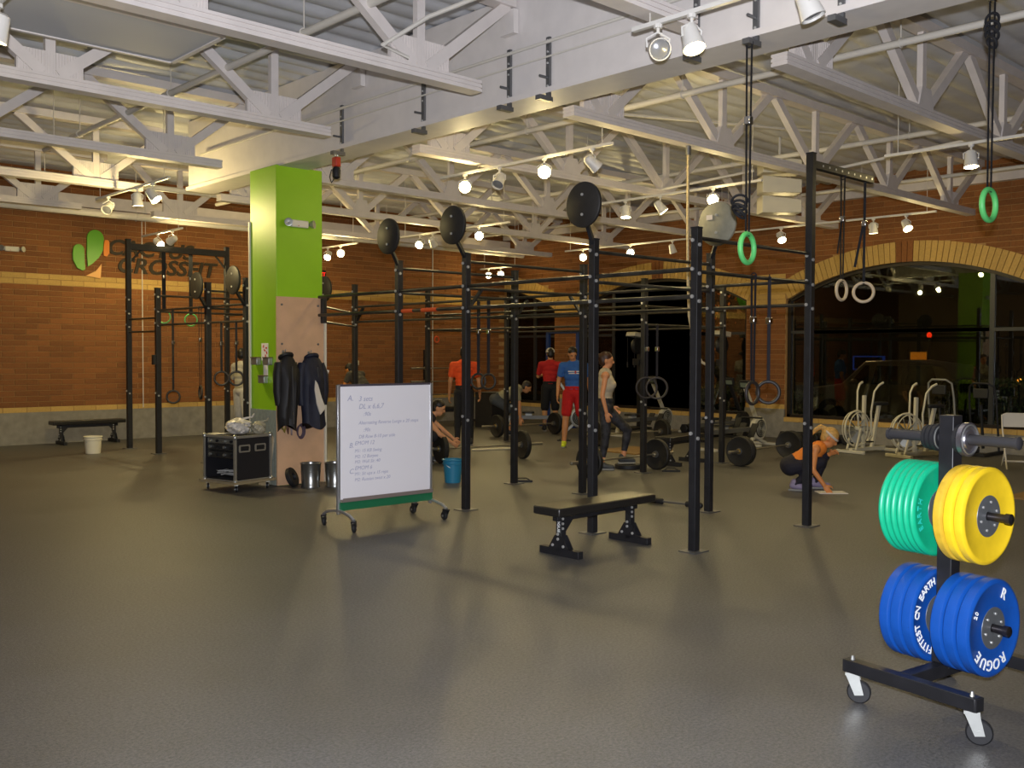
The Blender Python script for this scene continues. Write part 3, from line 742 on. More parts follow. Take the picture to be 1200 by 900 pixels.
# local frame: +y points left-away (pegs), +x right-away
def caster_parts(parent, x, y, ztop, turn=0., R=.038, w=.026, mf=None):
    mf = mf or m_steel; ca, sa = math.cos(turn), math.sin(turn)
    def q(a, b, z): return (x+a*ca-b*sa, y+a*sa+b*ca, z)
    off = .03; zc = R
    f = MB()
    for s in (-1, 1):
        pts = [(-.03, ztop-.01), (.03, ztop-.01), (off+.022, zc-.01), (off-.018, zc-.016)]
        f.prism(pts, lambda u, v, t: q(u, t, v), s*(w/2+.003), s*(w/2+.006))
    f.prism([(-.032, -.022), (.032, -.022), (.032, .022), (-.032, .022)], lambda u, v, t: q(u, v, t), ztop-.014, ztop)
    o = part('caster', f, mf, parent)
    part('wheel', MB().lathe([(.012, -w/2), (R-.006, -w/2), (R, -w/2+.006), (R, w/2-.006), (R-.006, w/2), (.012, w/2)], q(off, 0, zc), V(q(0, 1, 0))-V(q(0, 0, 0)), 24), m_dark, o)
    part('hub', MB().cyl(q(off, -w/2-.008, zc), q(off, w/2+.008, zc), .012, n=10), m_steel, o)
    return o
ZB = .145
for sx in (-.36, .36):
    part('base_beam', MB().box((sx, -.04, ZB+.03), (.06, .66, .06)), m_rack, rk, bevel=.003)
    for sy in (-.34, .26):
        part('end_plug', MB().box((sx, sy+(.032 if sy > 0 else -.032), ZB+.03), (.056, .008, .056)), m_dark, rk)
        caster_parts(rk, sx, sy, ZB, math.radians(-58), .055, .03)
        part('caster_nut', MB().cyl((sx, sy, ZB+.06), (sx, sy, ZB+.08), .011, .006, n=8), m_steel, rk)
part('cross_beam', MB().box((0, 0, ZB+.03), (.66, .06, .06)), m_rack, rk, bevel=.003)
part('mast', MB().box((0, 0, .78), (.075, .075, 1.2)), m_rack, rk, bevel=.004)
part('mast_foot', MB().box((0, 0, ZB+.105), (.14, .076, .09)), m_rack, rk, bevel=.006)
m_peg = mat('peg_steel', '4a4648', .35, .9)
PEGS = [(.415, 'lower'), (.925, 'upper')]
for z, nm in PEGS:
    for s in (-1, 1): part('peg', MB().lathe([(.019, .03), (.019, .275), (.024, .276), (.024, .30), (.015, .306)], (0, 0, z), (0, s, 0), 16), m_peg, rk)
for s in (-1, 1): part('peg', MB().lathe([(.025, .03), (.025, .315), (.03, .316), (.03, .33), (.02, .336)], (0, 0, 1.27), (0, s, 0), 16), mat('rubber_sleeve', '2a292b', .55), rk)

def bump_plate(s, d, z, th, R, col, hub, label, group, txt=None, face=1):
    """s: -1 right peg / +1 left peg; d: distance of the plate's centre from the mast."""
    m4 = Matrix.Rotation(RA, 4, 'Z'); off = m4 @ V(0, s*d, 0)
    t = thing('bumper_plate', label, 'weight plate', (RL[0]+off.x, RL[1]+off.y, z), RA, group)
    h = th/2; ri = .026
    body = part('rubber_body', MB().lathe([(ri, -h*.7), (.105, -h*.7), (.115, -h*.72), (R*.86, -h*.78), (R*.9, -h), (R-.012, -h), (R, -h+.010), (R+.0015, 0), (R, h-.010), (R-.012, h), (R*.9, h), (R*.86, h*.78), (.115, h*.72), (.105, h*.7), (ri, h*.7)], (0, 0, 0), (0, 1, 0), 56, closed=True), col, t)
    hb = part('steel_hub', MB().lathe([(ri-.0008, -h*.76), (.096, -h*.76), (.098, -h*.6), (.098, h*.6), (.096, h*.76), (ri-.0008, h*.76)], (0, 0, 0), (0, 1, 0), 36, closed=True), hub, t)
    if face:
        for k in range(6):
            a = k*PI/3+.3; part('hub_bolt', MB().cyl((.066*math.cos(a), -h*.76, .066*math.sin(a)), (.066*math.cos(a), -h*.76-.004, .066*math.sin(a)), .006, n=8), m_bolt, hb)
    for (word, r, a0, size, m_, da) in (txt or []):
        # letters run round the face on the -y side
        for i, chx in enumerate(word):
            a = a0+da*(i-(len(word)-1)/2)
            ca, sa = math.cos(a), math.sin(a)
            fn = lambda u, v, q: (r*ca+v*ca+u*sa, -h*.78-q-.0005, r*sa+v*sa-u*ca)
            if chx != ' ': part('letter', text_mb(chx, size, fn, .002, bold=.012), m_, t, sm=False)
    return t
m_blue = mat('blue_rubber', '0d4798', .42, noise=.06, scale=20)
m_yel = mat('yellow_rubber', 'e2be22', .42, noise=.05, scale=20)
m_yelw = mat('worn_yellow_rubber', 'c9a52c', .5, noise=.2, scale=14)
m_grn = mat('green_rubber', '0fa478', .4, noise=.05, scale=20)
m_hub = mat('plate_hub', '6f7274', .4, .5, noise=.08)
m_print = mat('white_print', 'eef0ee', .6)
m_bprint = mat('pale_blue_print', '7fa8d8', .6)
m_gprint = mat('teal_print', '1fb8a8', .6)
names3 = ['closest to the mast', 'in the middle', 'outermost']
for i in range(3):
    tx = None
    if i == 2: tx = [('ROGUE', .168, math.radians(-100), .07, m_print, math.radians(-19)), ('R', .165, math.radians(62), .07, m_print, 0), ('20', .165, math.radians(152), .034, m_print, math.radians(-7))]
    bump_plate(-1, .075+i*.064, .415, .062, .225, m_blue, m_hub, 'blue bumper plate on the right lower peg, '+names3[i]+(' with white lettering' if i == 2 else ''), 'blue bumper plates on the rack', tx, i == 2)
    tx2 = [('FITTEST ON EARTH', .17, math.radians(178), .05, m_print, math.radians(-9.6))] if i == 0 else None
    bump_plate(1, .072+i*.061, .415, .06, .225, m_blue, m_hub, 'blue bumper plate on the left lower peg, '+names3[i]+(' and lettered' if i == 0 else ''), 'blue bumper plates on the rack', tx2, 0)
for i in range(3):
    bump_plate(-1, .072+i*.052, .925, .05, .225, m_yelw if i == 0 else m_yel, m_hub, 'yellow bumper plate on the right upper peg, '+names3[i], 'yellow bumper plates on the rack', None, i == 2)
for i in range(6):
    tx = [('EARTH', .17, math.radians(185), .04, m_gprint, math.radians(-11))] if i == 0 else None
    bump_plate(1, .058+i*.0325, .925, .0315, .225, m_grn, m_hub, 'green bumper plate on the left upper peg, '+['closest to the mast', 'second from the mast', 'third from the mast', 'fourth from the mast', 'fifth from the mast', 'outermost'][i], 'green bumper plates on the rack', tx, 0)
m_cplate = mat('chrome_plate', '9a98a0', .3, .9, noise=.1)
def change_plate(s, d, R, th, m, label):
    m4 = Matrix.Rotation(RA, 4, 'Z'); off = m4 @ V(0, s*d, 0)
    t = thing('change_plate', label, 'weight plate', (RL[0]+off.x, RL[1]+off.y, 1.27), RA, 'small plates on the top pegs'); h = th/2
    part('plate_body', MB().lathe([(.027, -h), (.045, -h), (.05, -h*.5), (R-.015, -h*.5), (R-.01, -h), (R, -h+.003), (R, h-.003), (R-.01, h), (R-.015, h*.5), (.05, h*.5), (.045, h), (.027, h)], (0, 0, 0), (0, 1, 0), 32, closed=True), m, t)
    part('plate_rim', MB().torus((0, -h, 0), R-.012, .004, (0, 1, 0), 32, 6), m_steel, t)
change_plate(-1, .055, .07, .022, m_dark, 'dark small plate behind the chrome one on the top right peg')
change_plate(-1, .085, .08, .028, m_cplate, 'chrome small weight plate on the top right peg')
for k in range(3): change_plate(1, .06+.026*k, .066-.004*k, .022, m_dark, 'small dark plate on the top left peg, '+names3[k])

# ------------------------------------------------------------------ whiteboard on casters
WBX, WBY = 5.62, 7.78
wb = thing('whiteboard', 'white dry-erase board on a wheeled stand with faint handwriting', 'whiteboard', (WBX, WBY, 0), math.radians(-1.0))
L2 = .545
m_alu = mat('aluminium', 'c9cacc', .3, .8)
m_board = mat('board_enamel', 'f1eef2', .16, spec=.6)
ZL, ZH = .27, 1.365
part('board_panel', MB().box((0, 0, (ZL+ZH)/2), (2*L2-.03, .018, ZH-ZL-.02)), m_board, wb)
for sx in (-1, 1): part('frame_post', MB().box((sx*L2, 0, (ZH+.14)/2), (.03, .035, ZH-.14)), m_alu, wb, bevel=.004)
part('frame_rail', MB().box((0, 0, ZH-.005), (2*L2, .03, .02)), mat('dark_frame', '5c5560', .4, .4), wb)
part('pen_tray', MB().box((0, -.03, ZL-.0), (2*L2-.03, .07, .02)).box((0, -.064, ZL+.012), (2*L2-.03, .006, .03)), mat('tray_brown', '7d716a', .5), wb)
part('bottom_rail', MB().box((0, -.012, ZL-.055), (2*L2-.0, .05, .075)), mat('green_rail', '1f6b45', .45), wb)
for sx in (-1, 1):
    ft = part('stand_foot', MB().tube([(sx*L2, -.27, .115), (sx*L2, -.2, .15), (sx*L2, -.06, .175), (sx*L2, .06, .175), (sx*L2, .2, .15), (sx*L2, .27, .115)], .016, 8), m_alu, wb)
    for sy in (-1, 1): caster_parts(wb, sx*L2, sy*.262, .11, 1.2+sx*.4, .042, .03, m_dark)
m_ink = mat('dry_marker_ink', 'a9a9c2', .7)
def ink(txt, x, z, size):
    x = x*.9; z = ZL+(z-.27)*.92; size *= .9
    part('handwriting', text_mb(txt, size, lambda u, v, t: (x+u, -.0095-t, z+v), .0006, 'LEFT', .25), m_ink, wb, sm=False)
for txt, x, z, s_ in (('A.', -.5, 1.32, .085), ('3 sets', -.36, 1.31, .075), ('DL x 6,6,7', -.36, 1.23, .075), (':90s', -.30, 1.15, .06), ('Alternating Reverse Lunge x 20 steps', -.36, 1.06, .052), (':90s', -.30, .985, .055), ('DB Row 8-10 per side', -.36, .915, .052),
                      ('B.', -.48, .83, .075), ('EMOM 12', -.41, .85, .06), ('M1: 15 KB Swing', -.41, .77, .05), ('M2: 12 Burpee', -.41, .71, .05), ('M3: Wall Sit :40', -.41, .655, .05),
                      ('C.', -.48, .56, .075), ('EMOM 6', -.41, .59, .06), ('M1: Sit ups x 15 reps', -.41, .53, .05), ('M2: Russian twist x 20', -.41, .47, .05)): ink(txt, x, z, s_)

# ------------------------------------------------------------------ benches
def flat_bench(label, loc, rz, L=1.2, W=.28, H=.43, word=True):
    t = thing('flat_bench', label, 'bench', loc, rz)
    x = L/2-.18
    part('seat_pad', MB().box((0, 0, H-.035), (L, W, .07)), mat('bench_vinyl', '22201e', .34, spec=.6), t, bevel=.012)
    part('spine', MB().box((0, 0, H-.10), (L-.22, .06, .06)), m_black, t, bevel=.003)
    for s in (-1, 1):
        lg = part('leg', MB().box((s*x, 0, (H-.07)/2+.02), (.06, .06, H-.09)), m_black, t, bevel=.003)
        part('foot_bar', MB().box((s*x, 0, .03), (.06, .44, .06)), m_black, t, bevel=.003)
        part('gusset', MB().prism([(-.11, .06), (.11, .06), (.04, .17), (-.04, .17)], lambda u, v, q: (s*x+q, u, v), s*.031-.004, s*.031+.004), m_black, lg)
        part('gusset', MB().prism([(-.11, .06), (.11, .06), (.04, .17), (-.04, .17)], lambda u, v, q: (s*x+q, u, v), -s*.031-.004, -s*.031+.004), m_black, lg)
        part('gusset', MB().prism([(0, H-.08), (s*-.15, H-.08), (0, H-.24)], lambda u, v, q: (s*x+u, q, v), -.036, -.03), m_black, lg)
        for (u, v) in ((-.06, .085), (.06, .085), (0, .14), (0, .18)): part('bolt', MB().cyl((s*x-.035, u, v), (s*x-.043, u, v), .012, n=8), m_bolt, lg)
        for v in (H-.11, H-.15, H-.19): part('bolt', MB().cyl((s*x-.02, -.036, v), (s*x-.02, -.044, v), .011, n=8), m_bolt, lg)
    if word:
        part('lettering', text_mb('ROGUE', .040, lambda u, v, q: (-x-.0305-q, -v, .262-u), .001, bold=.02), m_print, t, sm=False)
    return t
flat_bench('black flat bench with bolted steel legs in front of the rig', (6.22, 5.55, 0), math.radians(0.5), L=1.25, W=.30, H=.42)
flat_bench('black flat bench standing against the left brick wall', (6.55, 18.35, 0), math.radians(0), L=1.3, W=.28, H=.43, word=False)

# ------------------------------------------------------------------ things around the column
def bucket(name, label, loc, r0, r1, h, m, rim, handle=True, cat='bucket'):
    t = thing(name, label, cat, loc)
    part('bucket_body', MB().lathe([(.001, 0), (r0, 0), (r1, h), (r1+.006, h), (r1+.006, h-.012), (r1-.002, h-.012), (r0-.006, .008), (.001, .008)], (0, 0, 0), (0, 0, 1), 28), m, t)
    part('rim', MB().torus((0, 0, h-.005), r1+.004, rim, (0, 0, 1), 28, 8), m, t)
    part('rim', MB().torus((0, 0, h*.82), r1*.97+.004, rim*.8, (0, 0, 1), 28, 8), m, t)
    if handle: part('handle', MB().tube([(r1*math.cos(a), -r1*.55*math.sin(a)-.02, h*.8+.0-r1*.75*math.sin(a)*.6) for a in [PI*i/12 for i in range(13)]], .004, 6), m_steel, t)
    return t
bucket('bucket', 'white plastic bucket on the floor near the left wall', (5.95, 16.45, 0), .115, .14, .28, mat('white_plastic', 'e6dfc8', .45), .008)
bucket('bucket', 'blue plastic bucket on the floor under the loaded barbell', (8.05, 9.68, 0), .10, .13, .30, mat('blue_plastic', '2a7fa0', .45), .009)
m_can = mat('brushed_can', '9a9c9a', .28, .9, noise=.1, scale=4)
for (x, y, lb) in ((6.44, 10.50, 'galvanised metal bucket at the foot of the plywood, left one'), (6.70, 10.36, 'galvanised metal bucket at the foot of the plywood, right one')):
    t = thing('metal_bucket', lb, 'bucket', (x, y, 0), group='metal buckets by the column')
    part('bucket_body', MB().lathe([(.001, 0), (.115, 0), (.118, .02), (.112, .03), (.125, .29), (.13, .3), (.122, .3), (.105, .03), (.001, .02)], (0, 0, 0), (0, 0, 1), 28), m_can, t)
    part('rim', MB().torus((0, 0, .3), .127, .006, (0, 0, 1), 28, 8), m_can, t)
    part('hoop', MB().torus((0, 0, .2), .122, .003, (0, 0, 1), 28, 6), m_can, t)
rgp = MB().lathe([(.045, -.022), (.05, -.03), (.115, -.03), (.125, -.02), (.125, .02), (.115, .03), (.05, .03), (.045, .022)], (0, 0, 0), (.55, -.75, .38), 28, closed=True)
one('tyre_ring', rgp, m_dark, 'small black rubber tyre leaning on the plywood beside the metal buckets', 'tyre', (6.27, 10.66, .122))

# road case with amplifiers
rc = thing('road_case', 'black equipment road case with metal edges on a wheeled board', 'case', (5.70, 10.97, 0), math.radians(12))
m_laminate = mat('case_laminate', '1b1a1e', .55, noise=.1)
m_edge = mat('case_edge', 'b8b4a8', .4, .7)
m_edge_d = m_edge
cx0, cx1, cy0, cy1, cz0, cz1 = -.27, .27, -.28, .28, .13, .66       # local box
def cbox(n, a, b, m, p=rc, **k):
    return part(n, MB().box([(a[i]+b[i])/2 for i in range(3)], [abs(b[i]-a[i]) for i in range(3)]), m, p, **k)
RCX = {}
cbox('dolly_board', (cx0-.05, cy0-.06, .10), (cx1+.05, cy1+.05, .13), mat('dolly_ply', '8d7f62', .7, noise=.1))
cbox('case_floor', (cx0, cy0, cz0), (cx1, cy1, cz0+.02), m_laminate)
cbox('case_roof', (cx0, cy0, cz1-.02), (cx1, cy1, cz1), m_laminate)
cbox('side_panel', (cx0, cy0, cz0), (cx1, cy0+.015, cz1), m_laminate)
cbox('side_panel', (cx0, cy1-.015, cz0), (cx1, cy1, cz1), m_laminate)
cbox('back_panel', (cx1-.015, cy0, cz0), (cx1, cy1, cz1), m_laminate)
e = .014
for y in (cy0, cy1):
    for x in (cx0, cx1): part('edge_strip', MB().box((x, y, (cz0+cz1)/2), (2*e, 2*e, cz1-cz0)), m_edge, rc)
    for z in (cz0, cz1): part('edge_strip', MB().box(((cx0+cx1)/2, y, z), (cx1-cx0, 2*e, 2*e)), m_edge, rc)
for x in (cx0, cx1):
    for z in (cz0, cz1): part('edge_strip', MB().box((x, (cy0+cy1)/2, z), (2*e, cy1-cy0, 2*e)), m_edge, rc)
for y, x in ((cy0, cx0), (cy0, cx1), (cy1, cx0)):
    for z in (cz0, cz1): part('corner_ball', MB().ell((x, y, z), .032), m_steel, rc)
for xx in (-.13, .11):
    hd = part('recessed_handle', MB().prism([(-.075, -.045), (.075, -.045), (.085, -.03), (.085, .03), (.075, .045), (-.075, .045), (-.085, .03), (-.085, -.03)], lambda u, v, t: (xx+u, t, .52+v), cy0-.006, cy0+.002), m_edge, rc)
    part('handle_dish', MB().box((xx, cy0-.0065, .52), (.12, .003, .055)), m_dark, hd)
    part('handle_grip', MB().cyl((xx-.055, cy0-.014, .525), (xx+.055, cy0-.014, .525), .008, n=8), m_dark, hd)
for k, (z, hh) in enumerate(((.605, .06), (.53, .08), (.44, .08))):
    am = cbox('amplifier', (cx0+.02, cy0+.03, z-hh/2), (cx1-.05, cy1-.03, z+hh/2), mat('amp_grey', '3a3a3a', .4, .5) if k else mat('amp_light', '77766e', .4, .5))
    for j in range(4): part('knob', MB().cyl((cx0+.02, -.2+.13*j, z), (cx0-.002, -.2+.13*j, z), .017, n=12), m_steel if j % 2 else m_dark, am)
cb = MB()
rndc = random.Random(5)
for k in range(3): cb.tube([(-.15+.1*rndc.random(), -.25+.05*i+.05*rndc.random(), .175+.02*k+.02*rndc.random()) for i in range(11)], .010, 6)
part('cable_heap', cb, mat('grey_cable', '9a9a98', .5), rc, kind='stuff')
for sx in (-.24, .24):
    for sy in (-.26, .26): caster_parts(rc, sx, sy, .10, .9, .036, .024)
# plastic bag on the case: crumpled sack
def sack(label, loc, sx, sy, sz, m, seed, name='plastic_bag', cat='bag'):
    rn = random.Random(seed); mb = MB(); n, k = 26, 12; vs = []
    for j in range(k+1):
        a = j/k
        rad = math.sin(PI*min(1, .12+.78*a))**.55 if a < .75 else max(.12, 1-(a-.75)*3.2)
        for i in range(n):
            th = 2*PI*i/n; f = rad*(1+.13*math.sin(5*th+j*.9+seed)+.10*math.sin(9*th-j*1.7))
            vs.append((sx*f*math.cos(th), sy*f*math.sin(th), sz*a*(1+.06*math.sin(3*th+j))))
    fs = [(j*n+i, j*n+(i+1) % n, (j+1)*n+(i+1) % n, (j+1)*n+i) for j in range(k) for i in range(n)]+[tuple(range(n-1, -1, -1)), tuple(range(k*n, (k+1)*n))]
    vs = [(x, y, max(z, 0)) for x, y, z in vs]
    mb.add(vs, fs)
    t = thing(name, label, cat, loc); part('bag_body', mb, m, t, fix=True)
    part('bag_handle', MB().tube([(sx*.2, 0, sz*.9), (sx*.7, -sy*.2, sz*1.0), (sx*1.3, -sy*.2, sz*1.05), (sx*1.6, -sy*.1, sz*1.25)], [.02, .014, .012, .008], 6), m, t)
    return t
sack('crumpled white plastic bag lying on top of the road case', (5.72, 10.99, .675), .13, .17, .19, mat('bag_plastic', 'd6cfc4', .35), 4)
sack('half-clear plastic bag slumped on the case behind the white one', (5.91, 10.83, .675), .08, .08, .15, mat('clear_bag', 'a59e88', .3), 9)
one('paper_sheet', MB().box((0, 0, .002), (.15, .2, .004)), mat('paper', 'ded8c6', .8), 'small pale tray sheet on the front edge of the road case', 'paper', (5.52, 11.16, .675))
lean = MB().box((0, 0, .3), (.02, .22, .62), R=Matrix.Rotation(math.radians(8), 3, 'Y'))
one('board_offcut', lean, mat('offcut', 'b0a288', .7, noise=.1), 'pale board leaning between road case and plywood', 'board', (6.10, 10.98, .012), math.radians(0))
# emergency light on the column
def emergency(label, loc, rz):
    t = thing('emergency_light', label, 'emergency light', loc, rz, 'emergency lights')
    part('light_body', MB().box((0, -.03, 0), (.24, .06, .09)), mat('cream_plastic', 'ded9c6', .5), t, bevel=.012)
    for s in (-1, 1):
        hd = part('lamp_head', MB().lathe([(.02, 0), (.045, .02), (.052, .06), (.046, .062), (.001, .05)], (s*.15, -.03, 0), (s*.55, -.8, .1), 18), m_steel, t)
        part('lamp_arm', MB().cyl((s*.1, -.03, 0), (s*.15, -.03, 0), .015, n=8), m_steel, hd)
    part('test_button', MB().cyl((-.03, -.06, -.025), (-.03, -.065, -.025), .006, n=8), mat('red_dot', 'd01a10', .4), t)
    return t
emergency('twin-head emergency light on the green column', (6.47, CY0-.001, 3.29), 0)
emergency('twin-head emergency light high on the left brick wall', (5.4, WY-.035, 3.5), 0)
ex = thing('exit_sign', 'small red exit sign on the brick wall beside the column', 'sign', (11.75, WY-.04, 3.42))
part('sign_body', MB().box((0, 0, 0), (.3, .05, .2)), mat('sign_black', '181010', .5), ex, bevel=.006)
part('sign_lettering', text_mb('EXIT', .13, lambda u, v, t: (u, -.026-t, v), .002), mat('exit_red', 'ff2418', .5, emit='ff2418', es=2.), ex, sm=False)
# papers and holders on the green face
fx = CX0-.001
def on_face(name, label, y, z, w_, h_, t_, m, cat):
    return one(name, MB().box((-t_/2, 0, 0), (t_, w_, h_)), m, label, cat, (fx, y, z))
pp = mat('paper_white', 'efeae2', .8)
n1 = on_face('notice', 'white notice with red marks pinned to the green column', 11.12, 1.68, .17, .22, .003, pp, 'notice')
for i, (u, v) in enumerate(((-.04, .05), (.0, .02), (-.05, -.01), (-.02, -.05), (.03, .07))): part('red_mark', MB().box((-.0045, u, v), (.003, .035, .02), R=Matrix.Rotation(.5*i, 3, 'X')), mat('red_ink', 'd03020', .7), n1)
on_face('notice', 'plain white notice below the red-marked one on the column', 11.10, 1.44, .11, .18, .003, pp, 'notice')
for (y, z, lb) in ((11.30, 1.56, 'small metal pocket holder at the left of the notices'), (11.0, 1.56, 'small metal pocket holder at the right of the notices'), (11.12, 1.33, 'small metal pocket holder below the notices')):
    t = thing('pocket_holder', lb, 'holder', (fx, y, z), group='pocket holders on the column')
    part('pocket', MB().box((-.03, 0, 0), (.06, .15, .09)), m_steel, t, bevel=.006); part('pocket_lid', MB().box((-.032, 0, .05), (.068, .155, .012)), mat('holder_brown', '6b5a3e', .6), t)

# jackets on hooks, ropes
def jacket(label, loc, col, W, Hh, seed, lining=None):
    """Hangs on the -y face of the plywood: x across, z up."""
    t = thing('jacket', label, 'jacket', loc); n, k = 22, 26; vs = []
    for j in range(k+1):
        a = j/k; z = -a*Hh
        half = W*(.34+.62*min(1, (a/.14)**.6)) if a < .14 else W*(.96+.10*math.sin(3*a+seed)+.1*a)
        dep = .055+.05*min(1, a*3)
        for i in range(n):
            th = 2*PI*i/n; fold = 1+.16*math.sin(6*th+seed+1.5*a)*min(1, a*2)
            vs.append((half*.5*math.cos(th)*(1+.05*math.sin(9*a+seed))+.015*math.sin(4*a+seed), -dep+dep*.92*math.sin(th)*fold, z+(-.05*math.cos(th*2+seed) if j == k else 0)))
    fs = [(j*n+i, (j+1)*n+i, (j+1)*n+(i+1) % n, j*n+(i+1) % n) for j in range(k) for i in range(n)]+[tuple(range(n)), tuple(range((k+1)*n-1, k*n-1, -1))]
    part('jacket_body', MB().add(vs, fs), col, t)
    for s in (-1, 1):
        part('sleeve', MB().tube([(s*W*.36, -.05, -.10), (s*W*.48, -.075, -.24), (s*W*.50, -.08, -.45), (s*W*.44, -.085, -.62)], [.06, .065, .06, .05], 12), col, t)
    part('collar', MB().torus((0, -.055, -.015), .075, .024, (0, .5, 1), 20, 8), col, t)
    part('zip', MB().beam((.01, -.190, -.14), (.02, -.205, -Hh+.05), .012, .006, (1, 0, 0)), m_strut, t)
    if lining:
        part('lining', MB().prism([(-.05, -.30), (-.01, -.36), (.04, -.52), (.10, -.66), (.02, -.74), (-.03, -.60), (-.06, -.42)], lambda u, v, q: (u, q, v), -.238, -.212), lining, t, bevel=.008)
    return t
m_jblack = mat('black_jacket', '141214', .6, noise=.2, scale=20)
m_jnavy = mat('navy_jacket', '14172a', .65, noise=.2, scale=20)
def coat_hook(x, z, lb):
    t = thing('coat_hook', lb, 'hook', (x, CY0-.024, z), group='coat hooks')
    part('hook_plate', MB().box((0, -.003, 0), (.03, .006, .08)), m_steel, t); part('hook_arm', MB().tube([(0, -.005, .02), (0, -.045, .01), (0, -.06, .03), (0, -.062, .055)], .006, 8), m_steel, t)
coat_hook(6.235, 1.66, 'steel coat hook holding the black jacket'); coat_hook(6.60, 1.65, 'steel coat hook holding the navy jacket')
coat_hook(6.70, 1.46, 'steel coat hook at the right edge of the plywood')
jacket('black jacket hanging on the plywood face of the column', (6.235, CY0-.036, 1.64), m_jblack, .25, .90, 1.)
jacket('navy jacket with white lining hanging on the plywood face', (6.60, CY0-.036, 1.63), m_jnavy, .34, .88, 2.7, mat('white_lining', 'd8cfc0', .7))
cl = thing('rope_coil', 'coiled dark jump rope hanging below the navy jacket', 'rope', (6.45, CY0-.06, .70))
for k in range(3): part('rope_loop', MB().torus((.0+.006*k, -.008*k, -.02), .055+.008*k, .009, (.1, 1, .05*k), 24, 8, (.7, 1.3)), mat('purple_rope', '4a3a48', .6), cl)
cl2 = thing('rope_bundle', 'small bundle of coloured cords hanging below the black jacket', 'rope', (6.26, CY0-.05, .74))
for k, cc in enumerate(('8a7a2a', '6b4a3a', '9a8a8a')): part('cord', MB().tube([(-.05+.05*k, 0, .1), (-.06+.06*k, -.01, 0), (-.03+.05*k, -.01, -.06-.02*k), (.0+.04*k, 0, .02)], .012, 8), mat('cord_%d' % k, cc, .7), cl2)
ch = thing('medal_bunch', 'bunch of small metal carabiners hooked at the plywood edge', 'carabiners', (6.70, CY0-.075, 1.48))
for k in range(5): part('carabiner', MB().torus((-.03+.015*k, -.006*k, -.04*(k % 3)), .035, .006, (.4*k-.8, 1, .3), 16, 6, (.6, 1.2)), m_strut, ch)
tb = thing('water_bottle', 'clear bottle with a white cap hanging at the plywood edge', 'bottle', (6.77, CY0-.09, 1.2))
part('bottle_body', MB().lathe([(.001, 0), (.035, .0), (.04, .03), (.04, .16), (.02, .2), (.001, .2)], (0, 0, 0), (.25, 0, 1), 16), mat('smoke_bottle', '767a80', .25), tb); part('bottle_cap', MB().cyl((.052, 0, .195), (.066, 0, .25), .024, n=14), pp, tb)
part('bottle_strap', MB().tube([(.04, 0, .18), (.0, .03, .24), (-.03, .05, .27)], .005, 6), m_strap, tb)
# ------------------------------------------------------------------ people
def remesh(mb, voxel, it=3):
    me = mesh_of('tmp', mb, True); o = bpy.data.objects.new('tmp', me); COL.objects.link(o)
    r = o.modifiers.new('r', 'REMESH'); r.mode = 'VOXEL'; r.voxel_size = voxel; r.use_smooth_shade = True
    s = o.modifiers.new('s', 'SMOOTH'); s.iterations = it; s.factor = .5
    dg = bpy.context.evaluated_depsgraph_get(); out = bpy.data.meshes.new_from_object(o.evaluated_get(dg))
    bpy.data.objects.remove(o); bpy.data.meshes.remove(me)
    out.polygons.foreach_set('use_smooth', [True]*len(out.polygons))
    return out
def rpart(name, mb, m, parent, voxel=.012, it=3, label=None):
    me = remesh(mb, voxel, it); me.name = name; me.materials.append(m)
    o = bpy.data.objects.new(name, me); COL.objects.link(o); o.parent = parent
    if label: o['label'] = label
    return o
def frame(x, y, z):                  # columns
    return Matrix((x, y, z)).transposed()
def stand(h=1.75, female=False):
    k = h/1.75; sw = .165 if female else .195; hw = .09
    J = dict(pelvis=(0, 0, .97), chest=(0, 0, 1.40), neck=(.0, 0, 1.50), head=(.015, 0, 1.635),
             shL=(-.01, sw, 1.42), shR=(-.01, -sw, 1.42), elL=(-.02, sw+.05, 1.13), elR=(-.02, -sw-.05, 1.13), wrL=(.05, sw+.06, .89), wrR=(.05, -sw-.06, .89),
             hiL=(0, hw, .93), hiR=(0, -hw, .93), knL=(.02, hw+.02, .51), knR=(.02, -hw-.02, .51), anL=(-.02, hw+.03, .085), anR=(-.02, -hw-.03, .085))
    return {a: V(b)*k for a, b in J.items()}
def torso_ells(mb, J, g, female, t0=0., t1=1.):
    P, C = J['pelvis'], J['chest']; lat = (J['shL']-J['shR']).normalized(); up = (C-P).normalized(); fw = lat.cross(up).normalized(); lat = up.cross(fw).normalized()
    wd = (.165, .150, .132, .150, .145, .115) if female else (.160, .150, .150, .168, .168, .13)
    dp = (.115, .105, .095, .112, .11, .085) if female else (.110, .105, .105, .120, .118, .09)
    for i in range(6):
        t = i/5
        if t < t0-.01 or t > t1+.01: continue
        c = P.lerp(C, -.06+1.12*t)
        mb.ell(c+fw*(.012 if i in (3, 4) else 0), (dp[i]+g, wd[i]+g, .105+g*.5), frame(fw, lat, up), 16, 10)
    if female and t1 > .7:
        for s in (-1, 1): mb.ell(P.lerp(C, .72)+fw*.085+lat*s*.07, .06+g, None, 10, 7)
    return fw, lat, up
